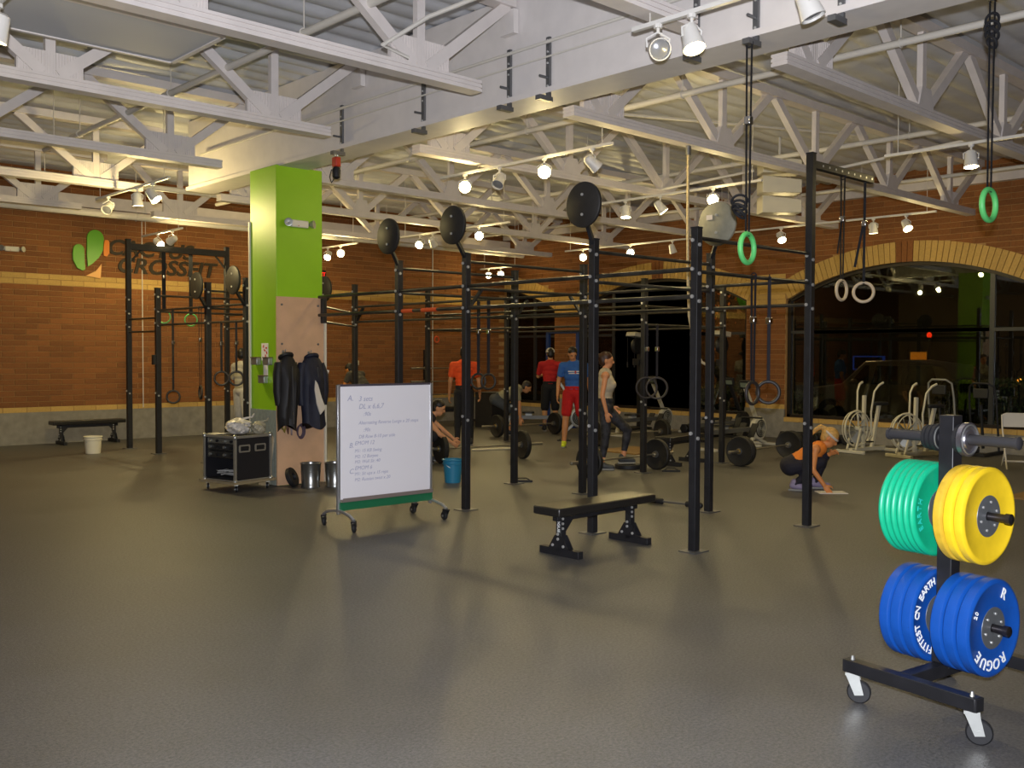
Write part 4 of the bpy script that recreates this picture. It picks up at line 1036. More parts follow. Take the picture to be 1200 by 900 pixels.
def hand(mb, w, d, palm_n, side):
    d = d.normalized(); pn = (palm_n-d*palm_n.dot(d)).normalized(); sd = d.cross(pn)
    mb.ell(w+d*.055, (.018, .038, .058), frame(pn, sd, d), 10, 8)
    for i, (o, l) in enumerate(((-.028, .062), (-.0095, .072), (.0095, .068), (.027, .055))):
        b = w+d*.095+sd*o; k1 = b+d*l*.55+pn*.014; k2 = k1+d*l*.3+pn*.03
        mb.cap(b, k1, .0105, .0098, 8); mb.cap(k1, k2, .0098, .009, 8)
    b = w+d*.03-sd*.03*side; k1 = b+d*.035-sd*.028*side+pn*.015; k2 = k1+d*.03+pn*.012
    mb.cap(b, k1, .013, .011, 8); mb.cap(k1, k2, .011, .0095, 8)
def person(label, loc, rz, J, look=(1, 0, 0), female=False, skin='c98d63', shirt=None, sleeve=.55, pants=None, pantlen=1.0, shoes='2a2a2c', hair='2a1c14', ponytail=False, headband=None, stripes=None, toe=None, pmat=None, kneeband=None, cap_hat=None):
    t = thing('person', label, 'person', loc, rz, 'people training')
    ms = mat('skin_'+skin, skin, .55, noise=.04, scale=12)
    b = MB(); fw, lat, up = torso_ells(b, J, 0, female)
    th0, th1, kn, an = (.088, .06, .055, .038) if not female else (.09, .06, .052, .036)
    for s in 'LR':
        b.cap(J['sh'+s], J['el'+s], .05 if not female else .042, .040 if not female else .034); b.cap(J['el'+s], J['wr'+s], .040 if not female else .034, .026)
        b.cap(J['hi'+s], J['kn'+s], th0, th1); b.cap(J['kn'+s], J['kn'+s].lerp(J['an'+s], .35), kn, kn+.004); b.cap(J['kn'+s].lerp(J['an'+s], .3), J['an'+s], kn+.003, an)
        d = (J['wr'+s]-J['el'+s]); hand(b, J['wr'+s], d, (lat*(-1 if s == 'L' else 1))+fw*.2, 1 if s == 'L' else -1)
        b.cap(J['chest'].lerp(J['sh'+s], .3)+V(0, 0, .0), J['sh'+s], .075, .056)
        f = V(toe[s]) if toe else V(1, .15 if s == 'L' else -.15, 0)
        b.cap(J['an'+s]+V(-.03, 0, -.03), J['an'+s]+f.normalized()*.14+V(0, 0, -.05), .036, .028)
    b.cap(J['chest']+up*.02, J['head']-V(0, 0, .03), .058 if not female else .05, .052 if not female else .045)
    H = J['head']; lk = V(look).normalized(); hs = V(0, 0, 1).cross(lk)
    hs = hs.normalized() if hs.length > .1 else lat
    hu = lk.cross(hs).normalized(); R = frame(lk, hs, hu)
    b.ell(H+hu*.025, (.098, .076, .10), R, 16, 12); b.ell(H+lk*.03-hu*.05, (.062, .056, .062), R, 12, 9)
    b.cap(H+lk*.088+hu*.022, H+lk*.108-hu*.018, .010, .015, 8); b.ell(H+lk*.082+hu*.04, (.016, .05, .012), R, 10, 6)
    for s in (-1, 1): b.ell(H+hs*s*.076-lk*.005, (.02, .010, .032), R, 8, 6)
    rpart('body', b, ms, t, .0105, 2)
    for s in (-1, 1):
        part('eye', MB().ell(H+lk*.088+hs*s*.032+hu*.018, (.008, .012, .007), R, 8, 6), mat('eye_dark', '2a2019', .3), t)
    part('mouth', MB().ell(H+lk*.088-hu*.052, (.008, .022, .006), R, 8, 6), mat('lip_'+skin, '9a5240', .5), t)
    # hair
    hb = MB(); hb.ell(H+hu*.052-lk*.012, (.100, .084, .088), R, 14, 10); hb.ell(H+hu*.0-lk*.045, (.062, .080, .085), R, 12, 9)
    if female:
        hb.ell(H-lk*.06+hu*.03, (.06, .075, .08), R, 12, 9)
    if ponytail:
        hb.ell(H-lk*.105+hu*.06, .04); hb.tube([H-lk*.10+hu*.07, H-lk*.16+hu*.06, H-lk*.19-hu*.01, H-lk*.19-hu*.10], [.03, .034, .028, .012], 8)
    rpart('hair', hb, mat('hair_'+hair, hair, .5, noise=.25, scale=40), t, .010, 1)
    if headband: part('headband', MB().torus(H+hu*.045, .094, .014, tuple(hu+lk*.15), 24, 8, (.92, 1.02)), mat('band_cloth', headband, .7), t)
    if cap_hat:
        part('cap', MB().lathe([(.001, .115), (.05, .105), (.085, .075), (.099, .03), (.099, .01)], H+hu*.03, tuple(hu), 18), mat('cap_cloth', cap_hat, .8), t)
    if shirt:
        sb = MB(); torso_ells(sb, J, .014, female, .2, 1.0)
        for s in 'LR':
            if sleeve > 0:
                sb.cap(J['chest'].lerp(J['sh'+s], .3), J['sh'+s], .088, .07); sb.cap(J['sh'+s], J['sh'+s].lerp(J['el'+s], sleeve), .068 if not female else .055, .062 if not female else .05)
            else: sb.cap(J['chest'].lerp(J['sh'+s], .25), J['chest'].lerp(J['sh'+s], .62)+V(0, 0, .01), .085, .05)
        so = rpart('shirt', sb, mat('cloth_'+shirt, shirt, .85, noise=.08, scale=14), t, .0125, 3)
        for (u, v, w_, h_, cc) in (stripes or []):
            c = J['pelvis'].lerp(J['chest'], v)+lat*u+fw*.142
            part('shirt_print', MB().box(c, (.006, w_, h_), R=frame(fw, lat, up)), mat('print_'+cc, cc, .7), so)
    if pants:
        pb = MB(); torso_ells(pb, J, .014, female, 0, .2)
        for s in 'LR':
            loose = .022 if pantlen < .75 else .010
            pb.cap(J['hi'+s], J['hi'+s].lerp(J['kn'+s], min(1, pantlen/.5)), th0+loose, (th1+loose+.012) if pantlen < .75 else th1+loose)
            if pantlen > .5:
                f = (pantlen-.5)/.5; pb.cap(J['kn'+s], J['kn'+s].lerp(J['an'+s], min(.35, f)), kn+loose, kn+.004+loose); pb.cap(J['kn'+s].lerp(J['an'+s], min(.3, f)), J['kn'+s].lerp(J['an'+s], f), kn+loose, an+loose)
        rpart('trousers' if pantlen > .6 else 'shorts', pb, pmat or mat('cloth_'+pants, pants, .85, noise=.1, scale=14), t, .0125, 2)
    for s in 'LR':
        f = (V(toe[s]) if toe else V(1, .15 if s == 'L' else -.15, 0)).normalized(); a = J['an'+s]
        q = MB(); q.cap(a+V(0, 0, -.02)-f*.035, a+V(0, 0, -.045)+f*.15, .046, .040); q.cap(a-f*.02+V(0, 0, .02), a+f*.04-V(0, 0, .02), .045, .042)
        sd = V(0, 0, 1).cross(f)
        rpart('shoe', q, mat('shoe_'+shoes, shoes, .6), t, .011, 2)
        part('shoe_sole', MB().prism([(-.085, -.03), (-.03, -.042), (.10, -.042), (.17, -.032), (.19, 0), (.17, .032), (.10, .042), (-.03, .042), (-.085, .03)], lambda u, v, q_: a+f*u+sd*v+V(0, 0, q_), -.082, -.062), mat('sole_rubber', '8a8a86', .7), t)
    if kneeband: part('knee_sleeve', MB().cyl(J['knL'].lerp(J['anL'], .55), J['knL'].lerp(J['anL'], .75), .056, .05, n=14), mat('white_sock', kneeband, .8), t)
    return t
FR = math.radians(-43.2)           # facing the right of the picture
FC = math.radians(-133.2)          # facing the photographer
FA = math.radians(46.8)            # back to the photographer

J = stand(1.68, True)              # woman stepping forward
J.update(hiL=V(.0, .085, .89), knL=V(.34, .10, .56), anL=V(.28, .11, .155), anR=V(-.05, -.10, .085), knR=V(0, -.10, .49), wrR=V(-.0, -.21, .84), elR=V(-.06, -.22, 1.08), elL=V(-.05, .21, 1.08), wrL=V(.12, .22, .90))
m_camo = mat('camo_legging', '26262c', .7, noise=.9, scale=16)
person('standing woman in a grey tank top and dark patterned leggings', (10.62, 9.33, 0), FR, J, (1, -.05, -.06), True, 'd08f62', 'b3a78f', 0, '20222c', .86, '3a3d40', '3a2012', True, None, None, None, m_camo)
one('flat_plate', MB().lathe([(.026, 0), (.19, 0), (.2, .01), (.2, .055), (.19, .066), (.15, .066), (.14, .06), (.026, .06)], (0, 0, 0), (0, 0, 1), 32, closed=True), m_dark, 'black weight plate lying flat under the front foot of the woman in grey', 'weight plate', (10.62+.73*.36+.68*.11, 9.33-.68*.36+.73*.11, 0))
J = stand(1.80)
J.update(head=V(.045, -.03, 1.665), elL=V(-.03, .27, 1.17), elR=V(-.03, -.27, 1.17), wrL=V(.06, .29, .93), wrR=V(.06, -.29, .93), anL=V(-.02, .17, .085), anR=V(.0, -.17, .085), knL=V(.02, .14, .52), knR=V(.02, -.14, .52))
person('man in a blue printed T-shirt and red shorts facing the camera', (12.72, 11.92, 0), FC, J, (1, .25, -.5), False, 'c08558', '2f5fa8', .55, 'b81414', .38, 'c8d820', '231a12', stripes=[(0, .82, .22, .022, 'd8d4d0'), (.0, .74, .20, .016, 'd8d4d0'), (0.02, .79, .03, .05, 'c03020')])
J = stand(1.80)
J.update(wrR=V(.10, -.30, .93), elR=V(-.02, -.27, 1.16), head=V(-.0, -.02, 1.68))
person('person in an orange T-shirt and black trousers seen from behind', (11.45, 13.45, 0), FA+.15, J, (.8, -.6, 0), False, 'c08558', 'e2501a', .6, '15151a', 1.0, '2a2a2c', '1c1610')
J = stand(1.78)
J.update(elL=V(.12, .26, 1.18), elR=V(.12, -.26, 1.18), wrL=V(.33, .18, 1.2), wrR=V(.33, -.18, 1.2))
person('person in a red T-shirt and black shorts standing at the rowing machine', (15.0, 14.75, 0), FA, J, (1, .1, -.1), False, 'c08a58', 'b01a1a', .7, '101014', .52, '1a1a1c', '18140f', cap_hat='c8c4bc')
J = dict(pelvis=V(-.36, 0, .74), chest=V(.06, 0, .93), neck=V(.16, 0, .98), head=V(.26, 0, .98), shL=V(.07, .2, .92), shR=V(.07, -.2, .92), elL=V(.12, .25, .64), elR=V(.12, -.25, .64), wrL=V(.14, .26, .36), wrR=V(.14, -.26, .36),
         hiL=V(-.36, .09, .72), hiR=V(-.36, -.09, .72), knL=V(.06, .16, .47), knR=V(.06, -.16, .47), anL=V(-.08, .15, .085), anR=V(-.08, -.15, .085))
person('man in a grey T-shirt bending down to lift a barbell', (13.72, 14.55, 0), FR, J, (1, 0, -.55), False, 'c48a5c', '8f8a70', .6, '3a4048', .36, '1e1e20', '241a12', kneeband='cfc8bc')
J = dict(pelvis=V(-.45, 0, .34), chest=V(-.16, 0, .66), neck=V(-.08, 0, .74), head=V(.0, 0, .83), shL=V(-.15, .19, .66), shR=V(-.15, -.19, .66), elL=V(.06, .2, .48), elR=V(.04, -.22, .45), wrL=V(.22, .12, .36), wrR=V(.2, -.14, .33),
         hiL=V(-.45, .09, .32), hiR=V(-.45, -.09, .32), knL=V(-.05, .2, .45), knR=V(-.08, -.22, .42), anL=V(-.2, .18, .085), anR=V(-.24, -.2, .085))
person('bare-armed man crouching at a barbell behind the whiteboard', (9.36, 11.6, 0), FR, J, (1, -.1, -.35), False, 'cf9468', '2c2a30', 0, '1c1c22', .5, '2a2a2c', '1d1510')
J = dict(pelvis=V(-.2, 0, .30), chest=V(.10, 0, .50), neck=V(.18, 0, .58), head=V(.25, 0, .645), shL=V(.08, .16, .52), shR=V(.08, -.16, .52), elL=V(.15, .25, .37), elR=V(.05, -.25, .28), wrL=V(.27, .12, .44), wrR=V(.18, -.24, .10),
         hiL=V(-.2, .09, .28), hiR=V(-.2, -.09, .28), knL=V(.2, .16, .40), knR=V(.14, -.12, .36), anL=V(.10, .15, .085), anR=V(-.14, -.12, .085))
person('blonde woman with a headband squatting and writing on a paper', (10.86, 6.22, 0), FR-.25, J, (1, -.1, -.7), True, 'd58a4e', 'e0802a', 0, '1a1824', 1.0, '8a7f9a', 'c79a52', True, 'c9c2b8')
one('paper_sheet', MB().box((0, 0, .003), (.34, .22, .006)), mat('paper_white', 'efeae2', .8), 'sheet of paper on the floor before the squatting woman', 'paper', (10.86, 5.90, 0), FR)
J = stand(1.74)
J.update(wrL=V(.2, .1, 1.1), wrR=V(.2, -.1, 1.1), elL=V(.0, .24, 1.1), elR=V(.0, -.24, 1.1))
person('person in a grey T-shirt and pale shorts behind the left rig', (9.03, 17.2, 0), FA-.6, J, (1, .3, -.1), False, '8a5a3a', 'a8a49a', .7, 'b5b2ac', .56, '1a1a1c', '16110d')
J = stand(1.74)
J.update(chest=V(.22, 0, 1.22), neck=V(.3, 0, 1.28), head=V(.36, 0, 1.33), shL=V(.2, .19, 1.24), shR=V(.2, -.19, 1.24), elL=V(.3, .24, 1.0), elR=V(.3, -.24, 1.0), wrL=V(.42, .2, .8), wrR=V(.42, -.2, .8), pelvis=V(-.1, 0, .93), hiL=V(-.1, .09, .9), hiR=V(-.1, -.09, .9))
person('dark-haired person leaning forward behind the top of the whiteboard', (11.25, 16.35, 0), FA+1.0, J, (1, 0, -.5), False, 'c8803f', '4a463c', .5, '1c1c22', 1.0, '2a2a2c', '0f0c0a')
# ------------------------------------------------------------------ barbells
m_shaft = mat('bar_steel', 'a8a294', .35, .85)
m_bump = mat('black_bumper', '1a1918', .6, noise=.15, scale=25)
m_brass = mat('brass_collar', 'b89a4a', .35, .8)
def plate_mesh(parent, x, R, th, m):
    h = th/2
    o = part('weight_plate', MB().lathe([(.026, -h*.7), (.09, -h*.7), (R*.84, -h*.75), (R*.9, -h), (R-.01, -h), (R, -h+.01), (R, h-.01), (R-.01, h), (R*.9, h), (R*.84, h*.75), (.09, h*.7), (.026, h*.7)], (x, 0, 0), (1, 0, 0), 36, closed=True), m, parent)
    part('plate_hub', MB().lathe([(.0255, -h*.8), (.05, -h*.8), (.05, h*.8), (.0255, h*.8)], (x, 0, 0), (1, 0, 0), 20, closed=True), m_strut, o)
def barbell(label, c, rz, plates=((.70, .225, .07),), z=.225, group='loaded barbells'):
    t = thing('barbell', label, 'barbell', (c[0], c[1], z), rz, group)
    part('shaft', MB().cyl((-.655, 0, 0), (.655, 0, 0), .0142, n=12), m_shaft, t)
    for s in (-1, 1):
        part('collar', MB().cyl((s*.655, 0, 0), (s*.685, 0, 0), .038, n=16), m_shaft, t)
        part('sleeve', MB().lathe([(.0248, .685), (.0248, 1.09), (.02, 1.095)], (0, 0, 0), (s, 0, 0), 16), m_shaft, t)
        e = .687
        for (d, R, th) in plates:
            plate_mesh(t, s*(e+th/2), R, th, m_bump); e += th+.002
        part('spring_clip', MB().torus((s*(e+.012), 0, 0), .031, .007, (1, 0, 0), 16, 6), m_brass, t)
    return t
barbell('loaded barbell in front of the crouching man', (10.02, 11.32), math.radians(-13), ((0, .225, .075),))
barbell('loaded barbell being lifted by the bending man', (13.82, 14.26), math.radians(-8), ((0, .225, .08),))
barbell('loaded barbell on the floor in front of the woman in grey', (10.42, 8.79), 0, ((0, .225, .07), (0, .18, .04)))
barbell('loaded barbell behind the woman in grey', (13.87, 11.55), math.radians(-14), ((0, .225, .09),))
barbell('loaded barbell on the floor behind the squatting woman', (13.2, 8.27), math.radians(3), ((0, .225, .08), (0, .225, .05)))
one('plastic_pipe', MB().cyl((0, 0, .019), (.75, -.25, .019), .017, n=12).cyl((.74, -.247, .019), (.76, -.2533, .019), .021, n=12), mat('pvc', 'd9cfb0', .5), 'white plastic training pipe lying behind the barbell on the floor', 'pipe', (10.9, 12.6, 0))
for (x, y, a, lb) in ((13.5, 12.9, -.7, 'small black rubber strip on the floor right of the front barbell'), (11.1, 8.5, -.75, 'small black rubber strip lying right of the woman'), (8.75, 9.1, -.75, 'small black rubber strip by a back rig post')):
    t = thing('rubber_strip', lb, 'strip', (x, y, 0), a, 'rubber strips on the floor')
    part('strip_body', MB().box((0, 0, .012), (.26, .06, .024)), m_dark, t, bevel=.006); part('strip_handle', MB().tube([(-.1, 0, .02), (-.05, 0, .05), (.05, 0, .05), (.1, 0, .02)], .007, 6), m_dark, t)
t = thing('rolling_handle', 'black double-ended ab roller bar on the floor behind the bench', 'roller', (8.58, 6.52, 0), math.radians(-83))
part('rod', MB().cyl((-.33, 0, .04), (.33, 0, .04), .012, n=10), m_strut, t)
for s in (-1, 1): part('grip', MB().lathe([(.02, .14), (.032, .15), (.034, .32), (.022, .34)], (0, 0, .04), (s, 0, 0), 14), m_dark, t)
flat_bench('black flat bench standing behind the right front rig post', (12.05, 9.05, 0), math.radians(8), L=1.1, W=.28, H=.44, word=False)
# wooden platforms
def platform(label, x, y, sx, sy, rz):
    t = thing('wood_platform', label, 'platform', (x, y, 0), rz, 'wooden platforms')
    m = mat('platform_wood', '8a6a3a', .5, noise=.15, scale=6)
    n = 5
    for i in range(n): part('plank', MB().box((0, -sy/2+sy*(i+.5)/n, .0125), (sx, sy/n-.006, .025)), m, t, bevel=.002)
platform('wooden lifting platform on the floor behind the woman in grey', 13.0, 10.75, 1.0, .9, 0)
platform('wooden platform at the right edge behind the plate rack', 12.5, 3.75, 1.1, 1.1, 0)

# ------------------------------------------------------------------ rowing machines
m_frame = mat('rower_grey', '9a9a90', .4, .3)
m_cage = mat('rower_black', '1b1c1e', .5)
def rower(label, x, y, rz, mf, ring):
    t = thing('rowing_machine', label, 'rower', (x, y, 0), rz, 'rowing machines')
    c = V(0, 0, .31)
    part('flywheel_housing', MB().lathe([(.001, -.055), (.14, -.06), (.21, -.045), (.225, 0), (.21, .045), (.14, .06), (.001, .055)], c, (0, 1, 0), 32), ring, t)
    cage = part('flywheel_cage', MB().lathe([(.001, .062), (.15, .064), (.165, .055), (.15, .05), (.001, .05)], c, (0, -1, 0), 32), m_cage, t)
    for k in range(4): part('cage_ring', MB().torus(c+V(0, -.066, 0), .03+.035*k, .004, (0, 1, 0), 24, 6), mf, cage)
    part('front_leg', MB().beam((.02, 0, .1), (.24, 0, .03), .06, .05), mf, t); part('front_foot', MB().box((.24, 0, .02), (.06, .5, .04)), mf, t, bevel=.006)
    part('leg', MB().beam((-.1, 0, .2), (-.28, 0, .03), .06, .05), mf, t); part('rear_foot', MB().box((-.3, 0, .02), (.06, .5, .04)), mf, t, bevel=.006)
    part('monitor_arm', MB().beam((-.05, 0, .45), (-.46, 0, 1.1), .07, .05), mf, t, bevel=.004)
    mo = part('monitor', MB().box((-.46, 0, 1.13), (.06, .2, .16), R=Matrix.Rotation(-.3, 3, 'Y')), m_cage, t, bevel=.01)
    part('screen', MB().box((-.493, 0, 1.12), (.006, .14, .08), R=Matrix.Rotation(-.3, 3, 'Y')), mat('lcd', '6f7a6a', .3), mo)
    part('foot_plate', MB().box((-.36, .12, .30), (.02, .13, .28), R=Matrix.Rotation(.6, 3, 'Y')), m_cage, t); part('foot_plate', MB().box((-.36, -.12, .30), (.02, .13, .28), R=Matrix.Rotation(.6, 3, 'Y')), m_cage, t)
    part('monorail', MB().box((-.95, 0, .31), (1.3, .06, .08)), mat('rail_alu', '6e6e6a', .5, .4), t, bevel=.004)
    st = part('seat', MB().prism([(-.14, -.1), (-.08, -.16), (.06, -.17), (.12, -.1), (.12, .1), (.06, .17), (-.08, .16), (-.14, .1)], lambda u, v, q: (-1.1+u, v, q), .40, .44), m_cage, t, bevel=.01)
    part('seat_carriage', MB().box((-1.1, 0, .375), (.14, .1, .05)), mf, st)
    part('tail_leg', MB().beam((-1.52, 0, .3), (-1.6, 0, .02), .06, .05), mf, t); part('tail_foot', MB().box((-1.6, 0, .02), (.06, .42, .04)), mf, t)
    part('handle', MB().cyl((-.22, -.22, .52), (-.22, .22, .52), .016, n=10), m_cage, t)
    return t
m_whit = mat('rower_white', 'c4c0ae', .45)
rower('grey rowing machine beside the man in the blue T-shirt', 15.35, 14.2, math.radians(-43), m_frame, m_frame)
rower('pale rowing machine behind the rings at the brick pier', 15.6, 9.95, math.radians(0), m_whit, m_whit)
rower('pale rowing machine behind the woman in grey', 16.7, 12.95, math.radians(0), m_whit, m_whit)
rower('black rowing machine between the rig posts and the pier', 16.9, 11.15, math.radians(0), m_cage, m_cage)
# ski trainers: tall columns with a white head
def ski(label, x, y, rz):
    t = thing('ski_trainer', label, 'ski machine', (x, y, 0), rz, 'ski trainers')
    part('column', MB().box((0, 0, 1.05), (.07, .10, 2.0)), m_cage, t, bevel=.006)
    part('head', MB().prism([(-.34, 0), (.06, -.05), (.08, .06), (-.30, .09)], lambda u, v, q: (u, q, 2.08+v), -.13, .13), m_whit, t, bevel=.012)
    part('flywheel', MB().lathe([(.001, -.05), (.17, -.05), (.19, 0), (.17, .05), (.001, .05)], (-.08, 0, 1.86), (0, 1, 0), 24), m_cage, t)
    part('floor_stand', MB().box((-.3, 0, .02), (.9, .5, .04)), m_cage, t, bevel=.006)
    for s in (-1, 1): part('cord', MB().cyl((-.3, s*.1, 2.08), (-.3, s*.1, 1.5), .006, n=6), m_strap, t)
    for s in (-1, 1): part('grip', MB().cyl((-.3, s*.1, 1.5), (-.3, s*.1, 1.38), .016, n=8), m_cage, t)
    part('monitor', MB().box((-.12, 0, 1.5), (.05, .18, .14)), m_cage, t, bevel=.008)
ski('tall ski trainer with a white head at the far window, left one', 17.1, 14.0, 0)
ski('tall ski trainer with a white head near the brick pier', 17.1, 11.75, 0)
# blue stands
t = thing('blue_stand', 'pair of tall blue steel posts standing in front of the pier', 'stand', (16.2, 15.6, 0))
m_bpost = mat('blue_enamel', '25407a', .4)
for y in (16.0, 15.05):
    part('upright', MB().box((16.2, y, 1.1), (.08, .08, 2.2)), m_bpost, t, world=True, bevel=.004); part('foot', MB().box((16.2, y, .03), (.5, .08, .06)), m_bpost, t, world=True)
part('top_bar', MB().box((16.2, 15.525, 2.17), (.06, .87, .06)), m_bpost, t, world=True)
# ------------------------------------------------------------------ fan bikes
def bike(label, x, y, rz, m):
    t = thing('fan_bike', label, 'exercise bike', (x, y, 0), rz, 'fan bikes')
    part('front_stabiliser', MB().box((.45, 0, .03), (.06, .55, .05)), m, t, bevel=.006); part('rear_stabiliser', MB().box((-.45, 0, .03), (.06, .55, .05)), m, t, bevel=.006)
    part('main_beam', MB().beam((.45, 0, .06), (-.45, 0, .06), .07, .06), m, t)
    fc = part('fan_rim', MB().torus((.3, 0, .42), .3, .016, (0, 1, 0), 36, 8), m, t)
    part('fan_rim', MB().torus((.3, .07, .42), .28, .008, (0, 1, 0), 36, 6), m, t); part('fan_rim', MB().torus((.3, -.07, .42), .28, .008, (0, 1, 0), 36, 6), m, t)
    for k in range(10):
        a = k*PI/5; part('fan_blade', MB().box((.3+.15*math.cos(a), 0, .42+.15*math.sin(a)), (.20, .004, .09), R=Matrix.Rotation(-a, 3, 'Y') @ Matrix.Rotation(.7, 3, 'X')), m_steel, fc)
    part('fan_hub', MB().cyl((.3, -.08, .42), (.3, .08, .42), .04, n=16), m, t)
    for s in (-1, 1):
        part('fork', MB().beam((.3, s*.09, .42), (.42, s*.09, .06), .03, .03), m, t)
        part('arm_lever', MB().tube([(.05, s*.12, .3), (.1, s*.14, .7), (.06, s*.17, 1.05), (-.04, s*.2, 1.17)], .016, 8), m, t)
        part('handle_grip', MB().tube([(-.02, s*.195, 1.155), (-.12, s*.21, 1.2)], .02, 8), m_whit, t)
        part('pedal', MB().box((.0+s*.14, s*.15, .28-s*.08), (.1, .09, .02)), m_cage, t); part('crank', MB().beam((0, s*.09, .28), (s*.14, s*.1, .28-s*.08), .02, .02), m, t)
    part('front_mast', MB().beam((.12, 0, .08), (.1, 0, .98), .05, .05), m, t)
    part('seat_tube', MB().beam((-.12, 0, .08), (-.3, 0, .8), .05, .05), m, t)
    part('saddle', MB().prism([(-.14, -.1), (-.05, -.1), (.14, -.02), (.14, .02), (-.05, .1), (-.14, .1)], lambda u, v, q: (-.3+u, v, q), .80, .86), m_cage, t, bevel=.015)
m_bk = mat('bike_white', 'd0cbb4', .45)
bike('white fan bike nearest the squatting woman', 15.9, 7.98, math.radians(170), m_bk)
bike('white fan bike behind the top of the plate rack', 15.8, 7.02, math.radians(160), m_bk)
def stepper(label, x, y, rz, m, h):
    t = thing('step_machine', label, 'exercise machine', (x, y, 0), rz, 'step machines')
    part('base_frame', MB().box((0, .2, .03), (.9, .05, .05)), m, t); part('base_frame', MB().box((0, -.2, .03), (.9, .05, .05)), m, t); part('cross_tube', MB().box((.4, 0, .03), (.05, .4, .05)), m, t)
    part('handle_hoop', MB().tube([(-.2, .22, .05), (-.05, .22, h*.75), (.0, .2, h*.95), (.05, .12, h), (.05, -.12, h), (.0, -.2, h*.95), (-.05, -.22, h*.75), (-.2, -.22, .05)], .018, 8), m, t)
    for s in (-1, 1): part('step_pedal', MB().box((.12, s*.1, .2+s*.05), (.36, .12, .03), R=Matrix.Rotation(.25*s, 3, 'Y')), m_cage, t)
    part('console', MB().box((.03, 0, h*.86), (.05, .24, .16)), m_cage, t, bevel=.01)
    part('piston', MB().cyl((-.1, 0, .1), (.02, 0, h*.7), .025, n=10), m_cage, t)
stepper('grey hoop-handled step machine at the near window', 16.95, 7.2, math.radians(180), m_frame, 1.25)
stepper('black step machine at the right end of the near window', 16.95, 6.5, math.radians(180), m_cage, 1.2)
# folding chair
t = thing('folding_chair', 'white metal folding chair cut by the right edge', 'chair', (15.25, 5.3, 0), math.radians(-150))
m_ch = mat('chair_white', 'd9d4c8', .45)
part('backrest', MB().prism([(-.19, 0), (.19, 0), (.21, .12), (.19, .19), (.14, .21), (-.14, .21), (-.19, .19), (-.21, .12)], lambda u, v, q: (-.2-v*.2+q, u, .6+v), -.01, .01), m_ch, t, bevel=.006)
part('seat', MB().prism([(-.18, -.19), (.2, -.2), (.2, .2), (-.18, .19)], lambda u, v, q: (u, v, q), .43, .45), m_ch, t, bevel=.01)
for s in (-1, 1):
    part('front_leg', MB().tube([(-.22, s*.2, .78), (-.17, s*.2, .58), (-.02, s*.205, .40), (.26, s*.205, .012)], .012, 8), m_ch, t)
    part('rear_leg', MB().tube([(.12, s*.18, .43), (-.02, s*.18, .3), (-.28, s*.18, .012)], .012, 8), m_ch, t)
part('stretcher', MB().cyl((.18, -.205, .12), (.18, .205, .12), .009, n=8), m_ch, t); part('stretcher', MB().cyl((-.22, -.18, .09), (-.22, .18, .09), .009, n=8), m_ch, t)
# dumbbells along the window wall
def dumbbell(label, x, y, rz, s):
    t = thing('dumbbell', label, 'dumbbell', (x, y, .07*s), rz, 'dumbbells along the wall')
    part('handle', MB().cyl((-.07, 0, 0), (.07, 0, 0), .016, n=10), m_strut, t)
    for k in (-1, 1): part('hex_head', MB().lathe([(.06*s, .06), (.08*s, .075), (.08*s, .145), (.065*s, .16)], (0, 0, 0), (k, 0, 0), 6), m_dark, t)
    return t
ordn = ['first', 'second', 'third', 'fourth', 'fifth', 'sixth', 'seventh']
for i in range(7): dumbbell('hex dumbbell by the brick pier, %s from the pier' % ordn[i], 17.0, 10.2-.22*i, .05*math.sin(i*2), 1.25-.05*(i % 3))
for i in range(3): dumbbell('hex dumbbell under the far window, %s from the rowing machine' % ordn[i], 17.0, 12.58-.23*i, .05*math.sin(i*3), 1.3)
# barbell gun rack against the left wall, at the back
t = thing('barbell_rack', 'black toothed barbell rack against the back brick wall', 'rack', (15.2, 18.4, 0))
for x in (14.55, 15.75):
    u = part('upright', MB().box((x, 18.55, .88), (.06, .06, 1.76)), m_black, t, world=True)
    part('base', MB().box((x, 18.4, .03), (.08, .55, .06)), m_black, t, world=True)
    for k in range(8): part('hook', MB().tube([(x, 18.53, .5+.16*k), (x, 18.44, .49+.16*k), (x, 18.42, .55+.16*k)], .014, 6), m_black, u, world=True)
def bare_bar(label, z):
    t = thing('barbell', label, 'barbell', (15.15, 18.465, z), 0, 'bars on the rack')
    part('shaft', MB().cyl((-.655, 0, 0), (.655, 0, 0), .0142, n=10), m_shaft, t)
    for s in (-1, 1): part('sleeve', MB().lathe([(.038, .655), (.038, .68), (.0248, .681), (.0248, 1.09)], (0, 0, 0), (s, 0, 0), 14), m_shaft, t)
bare_bar('bare barbell on the top hook of the back rack', 1.32); bare_bar('bare barbell on the middle hook of the back rack', 1.0); bare_bar('bare barbell on the low hook of the back rack', .68)
flat_bench('black padded bench in front of the barbell rack', (14.3, 17.5, 0), math.radians(-20), L=1.25, W=.3, H=.45, word=False)
# plyo box
t = thing('jump_box', 'black jump box standing behind the grey rings', 'box', (14.9, 16.5, 0), math.radians(5))
for (c_, d_) in (((0, -.25, .4), (.6, .02, .8)), ((0, .25, .4), (.6, .02, .8)), ((-.29, 0, .4), (.02, .48, .8)), ((.29, 0, .4), (.02, .48, .8)), ((0, 0, .79), (.56, .48, .02))): part('panel', MB().box(c_, d_), m_black, t)
part('hand_slot', MB().box((0, -.262, .6), (.14, .006, .05)), m_dark, t)
